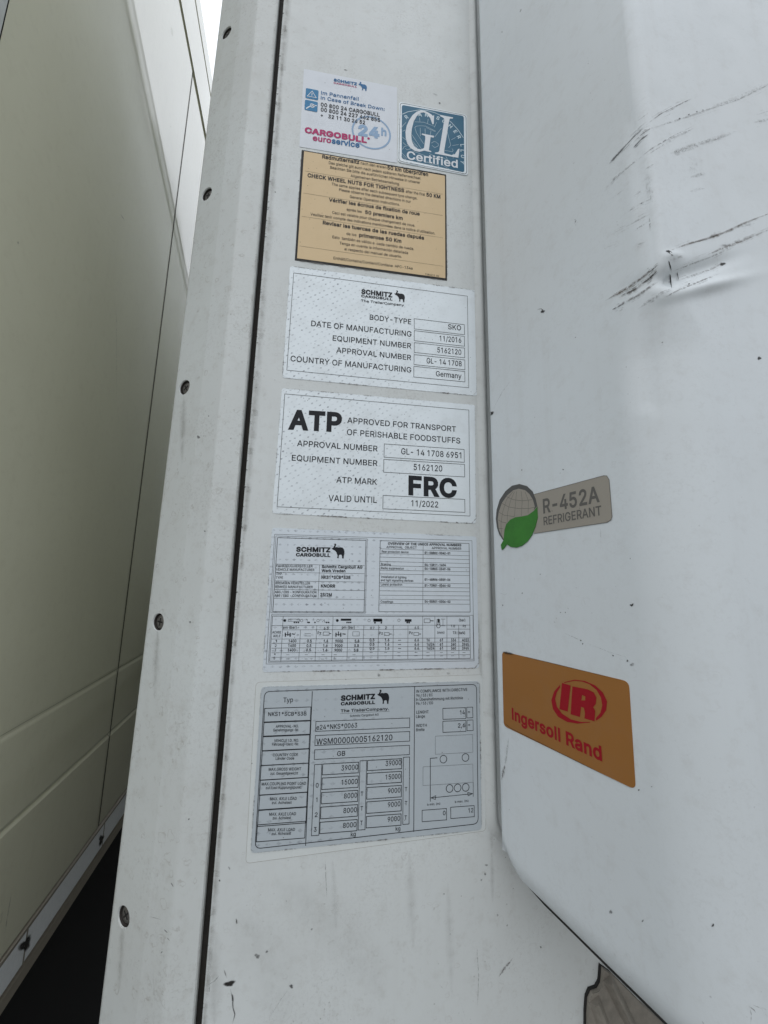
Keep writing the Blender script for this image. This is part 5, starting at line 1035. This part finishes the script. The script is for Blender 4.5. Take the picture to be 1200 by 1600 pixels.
I.fill([(540, 335), (608, 355), (585, 560), (520, 540)])
I.fill([(622, 362), (740, 385), (790, 410), (810, 450), (805, 500), (785, 525), (800, 552), (795, 636), (715, 612), (720, 575), (712, 530), (690, 522), (680, 602), (608, 580), (616, 440), (697, 430), (692, 472), (722, 472), (722, 440), (697, 430), (616, 440)])
I.build('oval_emblem', M['ink_red'], st)
mk = Marks(onto_frame(SIDE, T0 + .0003)); mk.ribbon([(74, 92), (120, 104), (165, 112)], 3.5, 0.95, ZN); mk.ribbon([(165, 110), (500, 190), (1000, 312)], 0.9, 0.8, ZN); mk.ribbon([(80, 640), (140, 690), (520, 880), (1080, 1160)], 0.9, 0.8, ZN); mk.build('rim_dirt', M['scuff_k'], st)

plate = [(425, 242), (1045, 75), (1075, 76), (1095, 110), (1122, 440), (1112, 470), (1080, 492), (425, 593)]
q = [SIDE.uv(ZM(*p), T0) for p in plate]
st = thing('refrigerant_sticker', SIDE.pt(q[6]), 'grey refrigerant sticker with a globe and green leaf', 'sticker')
slab('name_strip', SIDE, q, .00002, T0, M['greige'], st)
I = Ink(SIDE, T1, ZM); I.text('R-452A', (508, 411), (1012, 305), 122, 0.012); I.text('REFRIGERANT', (512, 518), (1030, 425), 72, 0.006); I.build('lettering', M['ink_grey'], st)
I = Ink(SIDE, T1, ZM); I.line(plate[:7] + [(425, 593)], 0.0003); I.build('edge_line', M['ink_dgrey'], st)
glo = [(295, 150), (230, 165), (170, 215), (120, 290), (92, 380), (85, 460), (95, 540), (115, 600), (150, 652), (260, 690), (400, 600), (450, 480), (457, 355), (440, 280), (410, 215), (360, 168)]
glob = slab('globe', SIDE, [SIDE.uv(ZM(*p), T0) for p in glo], .00002, T0 + .0002, M['ink_dgrey'], st)
inner = [(290, 192), (240, 205), (185, 252), (138, 320), (110, 400), (101, 470), (112, 560), (150, 636), (250, 640), (400, 470), (432, 350), (415, 290), (385, 240), (345, 205)]
I = Ink(SIDE, T0 + .0003, ZM); I.fill(inner); I.build('globe_face', M['greige'], glob)
I = Ink(SIDE, T0 + .0004, ZM)
for pts in ([(178, 262), (240, 290), (320, 300), (410, 290)], [(138, 322), (200, 355), (290, 370), (380, 368), (428, 358)], [(110, 400), (160, 430), (250, 440)], [(104, 470), (140, 490), (180, 498)], [(110, 545), (150, 550)],
            [(240, 215), (180, 290), (145, 400), (130, 500), (135, 600)], [(250, 220), (215, 300), (190, 400), (185, 490)], [(270, 215), (262, 300), (250, 440)], [(310, 215), (320, 300), (312, 435)], [(345, 220), (375, 300), (372, 410)]): I.line(pts, 0.00035)
I.build('globe_grid', M['ink_grey'], glob)
leaf = [(455, 352), (425, 392), (372, 430), (320, 440), (260, 448), (215, 470), (180, 510), (165, 560), (158, 620), (156, 652), (132, 692), (140, 740), (160, 725), (186, 688), (220, 712), (270, 719), (320, 702), (370, 662), (410, 605), (440, 530), (460, 450)]
slab('leaf', SIDE, [SIDE.uv(ZM(*p), T0) for p in leaf], T0, T0 + .0006, M['leaf'], st)
I = Ink(SIDE, T0 + .0007, ZM); I.line([(455, 348), (422, 388), (370, 426), (320, 435), (258, 443), (211, 465), (175, 508), (160, 560), (153, 630)], 0.0004); I.build('leaf_outline', M['greige'], st)

# ================================================================== MARKS ON THE PAINT
OC = onto_bvh(bvh, 0.0004); ZF = zoom(740, 0, .38333); ZE = zoom(750, 700, .34364); Z6 = zoom(900, 250, .25); Z4 = zoom(850, 1350, .29167)
k_, g_, b_ = Marks(OC), Marks(OC), Marks(OC)
for mk, pts, w, a in (
    (k_, [(548, 672), (590, 625), (650, 560), (700, 515)], 1.5, .8), (g_, [(700, 512), (760, 465), (830, 430), (888, 402)], 1.5, .95), (k_, [(830, 430), (888, 402)], .9, .6), (k_, [(652, 603), (680, 570), (718, 543)], 1.7, .95),
    (g_, [(725, 525), (830, 490), (960, 445), (1080, 405), (1225, 335)], 2.4, .62), (g_, [(960, 440), (1080, 395), (1230, 330)], 4.5, .3), (g_, [(520, 800), (570, 735), (650, 665), (720, 610), (800, 560), (900, 510)], 1.3, .62),
    (g_, [(565, 810), (620, 765)], 1.1, .55), (g_, [(665, 495), (720, 455)], 1.1, .55), (g_, [(650, 580), (700, 535), (730, 520)], 2.4, .8), (g_, [(715, 610), (770, 580), (850, 545), (900, 520)], 2.6, .45),
    (g_, [(800, 625), (880, 600), (980, 570), (1075, 532)], 6.5, .55), (g_, [(815, 630), (845, 612)], 9, .6), (g_, [(880, 722), (915, 715), (952, 703)], 4.0, .5), (g_, [(880, 780), (940, 768)], 4, .45), (g_, [(870, 690), (935, 655)], 26, .16), (g_, [(1140, 498), (1225, 484)], 3.5, .55), (g_, [(1150, 470), (1225, 445)], 2, .4),
    (g_, [(700, 690), (735, 668)], 1.6, .55), (g_, [(650, 800), (690, 775)], 1.6, .45), (g_, [(620, 870), (680, 830), (728, 808)], 1.5, .6), (g_, [(560, 955), (640, 915), (720, 872)], 1.4, .5), (g_, [(650, 945), (715, 900)], 1.6, .55), (g_, [(530, 1010), (600, 990)], 1.4, .3), (g_, [(705, 690), (715, 760), (725, 830)], 9, .28), (g_, [(716, 880), (720, 945)], 1.4, .6), (g_, [(660, 1000), (700, 985)], 2, .35),
    (b_, [(538, 1225), (620, 1180), (700, 1122), (752, 1078)], 4.0, .95), (k_, [(700, 1118), (750, 1082)], 1.6, .8), (k_, [(600, 1205), (640, 1188), (670, 1172)], 3.2, .75), (k_, [(680, 1160), (720, 1132), (748, 1104)], 2.6, .8), (b_, [(590, 1215), (650, 1185), (720, 1130), (748, 1100)], 4.0, .7),
    (g_, [(562, 1263), (640, 1220), (690, 1190), (752, 1148)], 3.4, .95), (k_, [(562, 1263), (610, 1240)], 1.2, .7), (g_, [(668, 1260), (720, 1225), (760, 1200), (812, 1180)], 4.0, .6), (g_, [(765, 1222), (820, 1190), (900, 1155), (1005, 1113)], 1.8, .8),
    (b_, [(798, 1022), (870, 995), (960, 970), (1030, 945), (1100, 910), (1225, 862)], 3.2, .95), (k_, [(860, 998), (960, 970), (1000, 958)], 1.1, .5), (b_, [(960, 965), (1010, 950)], 7, .6), (b_, [(955, 1037), (1030, 1005), (1100, 980), (1225, 925)], 4.2, .75), (g_, [(1000, 1000), (1040, 1000), (1140, 955)], 5, .5), (g_, [(800, 1110), (880, 1080), (960, 1050), (1040, 1010)], 2.0, .75), (g_, [(1090, 925), (1150, 908)], 3, .5),
    (g_, [(830, 1145), (900, 1120), (980, 1092), (1020, 1068)], 3.0, .6), (b_, [(800, 1060), (860, 1040)], 3.4, .3), (k_, [(188, 50), (195, 36)], 1.3, .85), (k_, [(114, 134), (117, 127)], 1.4, .8), (k_, [(413, 907), (418, 897)], 1.3, .8), (k_, [(466, 262), (468, 256)], 1, .6), (k_, [(258, 1262), (275, 1258), (290, 1270)], 1.0, .8), (g_, [(95, 820), (110, 1000), (112, 1180)], .8, .18)):
    mk.ribbon(pts, w, a * 0.85, ZF)
    if len(pts) >= 2 and w >= 1.2 and pts[0][1] > 300:
        P = [np.array(p, float) for p in pts]; tot = len(P) - 1
        for _ in range(9):                # hairlines dragged alongside
            t0 = random.uniform(0, 0.75); t1 = min(1, t0 + random.uniform(0.12, 0.5)); o_ = np.array([random.gauss(0, 4), random.gauss(0, 9)])
            at_ = lambda t: P[min(int(t * tot), tot - 1)] + (P[min(int(t * tot), tot - 1) + 1] - P[min(int(t * tot), tot - 1)]) * (t * tot - min(int(t * tot), tot - 1))
            mk.ribbon([at_(t0 + (t1 - t0) * q / 3) + o_ for q in range(4)], random.uniform(0.6, 1.5), a * random.uniform(0.25, 0.7), ZF)
for c, r_, a in (((282, 1270), 3.2, .8), ((1015, 1076), 4.2, .85), ((840, 483), 1.6, .8), ((877, 467), 1.5, .8), ((910, 455), 1.3, .7), ((935, 448), 1.1, .7), ((878, 1157), 1.5, .9), ((685, 828), 1.4, .8), ((415, 1375), 1.2, .6), ((1165, 1460), 3.4, .8)): k_.blot(c, r_, a, ZF, ell=.6, ang=-.4)
for pts, w, a in (([(385, 842), (460, 876)], 1.0, .7), ([(460, 876), (580, 925), (660, 950), (690, 985)], .7, .5), ([(470, 890), (560, 915), (690, 988)], .6, .3), ([(130, 1318), (120, 1400), (112, 1450)], 3.0, .5), ([(114, 1440), (104, 1480), (95, 1510)], 4.5, .85), ([(549, 365), (549, 435)], 1, .4), ([(80, 655), (115, 668), (128, 655)], .8, .4), ([(60, 545), (66, 530), (58, 515)], 1.6, .6)): g_.ribbon(pts, w, a, ZE)
for c, r_, a in (((687, 715), 1.8, .95), ((458, 875), 1.2, .8), ((467, 890), 1.1, .8), ((605, 944), 1.2, .8), ((670, 968), 1.4, .85), ((692, 985), 3.0, .4), ((378, 98), 1.1, .7), ((190, 100), 1.0, .6), ((683, 503), 1.1, .6), ((58, 557), 2.0, .9), ((274, 574), 1.0, .5), ((366, 748), 1.0, .6), ((388, 748), 1.0, .6), ((722, 1555), 1.3, .8), ((780, 1540), 1.1, .7), ((12, 487), 1.0, .7), ((192, 660), 1.1, .6), ((103, 715), 1.1, .6)): k_.blot(c, r_, a, ZE)
for c, r_, a in (((767, 646), 3.2, .95), ((763, 622), 1.6, .9), ((847, 486), 2.0, .6), ((785, 1437), 1.0, .6), ((800, 1366), 1.2, .7), ((1114, 1446), 1.8, .9), ((988, 945), 1.6, .9), ((954, 1425), 2.4, .5), ((1004, 1439), 1.5, .6), ((1035, 535), 1.0, .5)): k_.blot(c, r_, a, ell=1.3, ang=.6)
for pts, w, a in (([(1171, 1573), (1174, 1585), (1173, 1600)], 1.1, .8), ([(1170, 1572), (1178, 1578), (1182, 1584)], 1.6, .8), ([(1176, 1570), (1190, 1576), (1200, 1590)], 1.2, .5), ([(1186, 1574), (1200, 1578)], 3, .3)): g_.ribbon(pts, w, a)
for pts, w, a in (([(770, 640), (785, 612), (798, 595)], .8, .5), ([(775, 1172), (782, 1200)], .8, .3)): g_.ribbon(pts, w, a)
k_.merge(M['scuff_k'], casing); g_.merge(M['scuff'], casing); b_.merge(M['scuff_b'], casing)
# tears in the dented sheet
t_ = Marks(onto_bvh(bvh, 0.0005))
def tear(pts, z=Z6):
    P = [OC(z(*p)) for p in pts]; c = sum((Vector(p) for p in P), Vector()) / len(P)
    bm = bmesh.new(); v = [bm.verts.new(p) for p in P]; bm.faces.new(v); bm_obj('torn_slit', bm, M['black'], casing)
tear([(560, 567), (580, 563), (598, 575), (608, 597), (598, 594), (580, 578)])
tear([(578, 628), (584, 636), (592, 662), (598, 692), (590, 676), (583, 655)])
tear([(586, 712), (592, 722), (596, 752), (598, 802), (592, 780), (586, 745)])
tear([(632, 698), (637, 712), (644, 756), (639, 742), (633, 718)])

# wall and post
OW = onto_frame(WALL, 0.0003); OF = onto_frame(FACET, 0.0003)
k_, g_, s_ = Marks(OW), Marks(OW), Marks(OW)
for pts, w, a in (([(537, 108.5), (543, 110)], 1.5, .8), ([(676, 146), (684, 149)], 2.2, .35), ([(350, 1515), (354, 1528)], 1.2, .7), ([(360, 1545), (363, 1560), (364, 1575), (367, 1585), (363, 1600)], 1.4, .9), ([(363, 1553), (364, 1566)], 2.6, .9), ([(320, 1542), (335, 1533), (342, 1525)], 1.2, .5), ([(327, 1540), (327, 1550)], 1, .6), ([(369, 1435), (370, 1444)], 2.4, .8), ([(357, 1354), (359, 1359)], 2.0, .85)): k_.ribbon(pts, w, a)
for c, r_, a, e in (((358.5, 1537), 4.6, .95, 1.7), ((402, 1494), 4.0, .45, 1.0), ((417, 1487), 2, .5, 1.0), ((687, 161), 1.4, .8, 1), ((343, 1376), 1.4, .7, 1), ((455, 1541), 3.0, .6, 1), ((592, 1055), 2.2, .35, 1.2), ((700, 1052), 2, .3, 1.2), ((845, 1480), 1.5, .6, 1), ((758, 1366), 1.6, .5, 1), ((760, 1352), 1.4, .5, 1.5), ((752, 1375), 1.2, .5, 1), ((487, 1452), 1.5, .5, 1), ((430, 300), 1.0, .6, 1)): k_.blot(c, r_, a, ell=e, ang=1.2)
for pts, w, a in (([(508, 1341), (509, 1370), (511, 1404)], 1.0, .7), ([(745, 1479), (748, 1525), (746, 1575)], 1.0, .7), ([(801, 1497), (793, 1508), (786, 1516), (779, 1527)], 3.4, .85), ([(453, 1543), (440, 1560), (420, 1592)], 1.0, .5), ([(687, 1538), (693, 1546)], 1.2, .5), ([(712, 1540), (730, 1600)], .8, .25),
                  ([(747, 640), (751, 655), (749, 672), (742, 680)], 2.0, .55), ([(738, 660), (744, 655)], 1.0, .6), ([(749, 570), (754, 573)], 1.0, .7), ([(741, 560), (745, 580), (742, 600)], 1.6, .5), ([(740, 480), (742, 520), (741, 560)], 1.0, .4), ([(425, 806), (423, 1075)], .9, .3)): g_.ribbon(pts, w, a)
seam_px = lambda y: 440 - 130 * y / 1600
for y in range(-20, 1620, 60):            # grime bleeding out of the joint
    s_.ribbon([(seam_px(y) + 9, y), (seam_px(y + 70) + 9, y + 70)], random.uniform(5, 11), random.uniform(.2, .42), taper=False)
for y in range(0, 1340, 70):
    x = 744 + 24 * y / 1300; s_.ribbon([(x, y), (x + 1.2, y + 80)], random.uniform(4, 9), random.uniform(.08, .28))
for pts, w, a in (([(370, 1420), (420, 1500), (440, 1600)], 60, .10), ([(330, 1440), (335, 1600)], 26, .22), ([(430, 1370), (520, 1440), (600, 1560)], 70, .10), ([(520, 1345), (525, 1450)], 9, .2), ([(640, 1330), (645, 1480)], 12, .16), ([(700, 1380), (706, 1560)], 10, .14), ([(740, 930), (748, 1000), (752, 1060)], 9, .35)): s_.ribbon(pts, w, a)
for _ in range(90):
    y = random.uniform(0, 1600); k_.blot((seam_px(y) + random.choice((3.6, 4.2, 4.8)), y), random.uniform(0.6, 1.3), random.uniform(.3, .7), ell=random.uniform(1, 2.5), ang=1.4)
k_.merge(M['scuff_k'], front); g_.merge(M['scuff'], front); s_.merge(M['grime'], front)
k_, s_ = Marks(OW), Marks(OW)
for pts, w, a in (([(267, 1379), (271, 1386)], 1.6, .8), ([(256, 1452), (262, 1458)], 1.5, .8), ([(261, 1465), (265, 1470)], 1.4, .7), ([(251, 1490), (254, 1486)], 1.5, .9), ([(234, 1432), (252, 1437)], .9, .6), ([(240, 1510), (241, 1575)], .9, .2)): k_.ribbon(pts, w, a)
for c, r_ in (((310, 683), 2.5), ((297, 972), 1.6), ((326, 650), 1.0), ((295, 1280), 1.2), ((320, 830), 1.3)): k_.blot(c, r_, .7)
for y in range(-20, 1620, 60): s_.ribbon([(seam_px(y) - 7, y), (seam_px(y + 70) - 7, y + 70)], random.uniform(3, 6), random.uniform(.12, .3), taper=False)
k_.merge(M['scuff_k'], post); s_.merge(M['grime'], post)
s_ = Marks(OF)
for (x, y), dx in zip(screw_px[2:], (-4, -6, -8)):
    s_.ribbon([(x + dx * .1, y + 13), (x + dx * .6, y + 60), (x + dx, y + 120)], 8, .30)
s_.merge(M['grime'], post)
# neighbour's flank
ON = onto_frame(NEI, 0.0012); k_ = Marks(ON)
for pts, w, a in (([(28, 377), (28.5, 382)], 2, .9), ([(188, 334), (195, 345)], 1.4, .7), ([(182, 478), (182, 520), (182, 640)], 1.2, .35), ([(266, 196), (267, 200)], 1.4, .5), ([(18, 1395), (12, 1430), (7, 1462)], 1.6, .6), ([(5, 1420), (0, 1445)], 3, .4), ([(268, 42), (270, 58)], 3, .4)): k_.ribbon(pts, w, a)
k_.merge(M['scuff'], near_panel)
OR = lambda p: NEI.pt(NEI.uv(p, 0.0025), 0.0025); k_ = Marks(OR)
for c, r_ in (((40, 1476), 7), ((158, 1312), 4)): k_.blot(c, r_, .9, ell=1.7, ang=.2, jag=.5)
k_.merge(M['scuff_k'], rail)
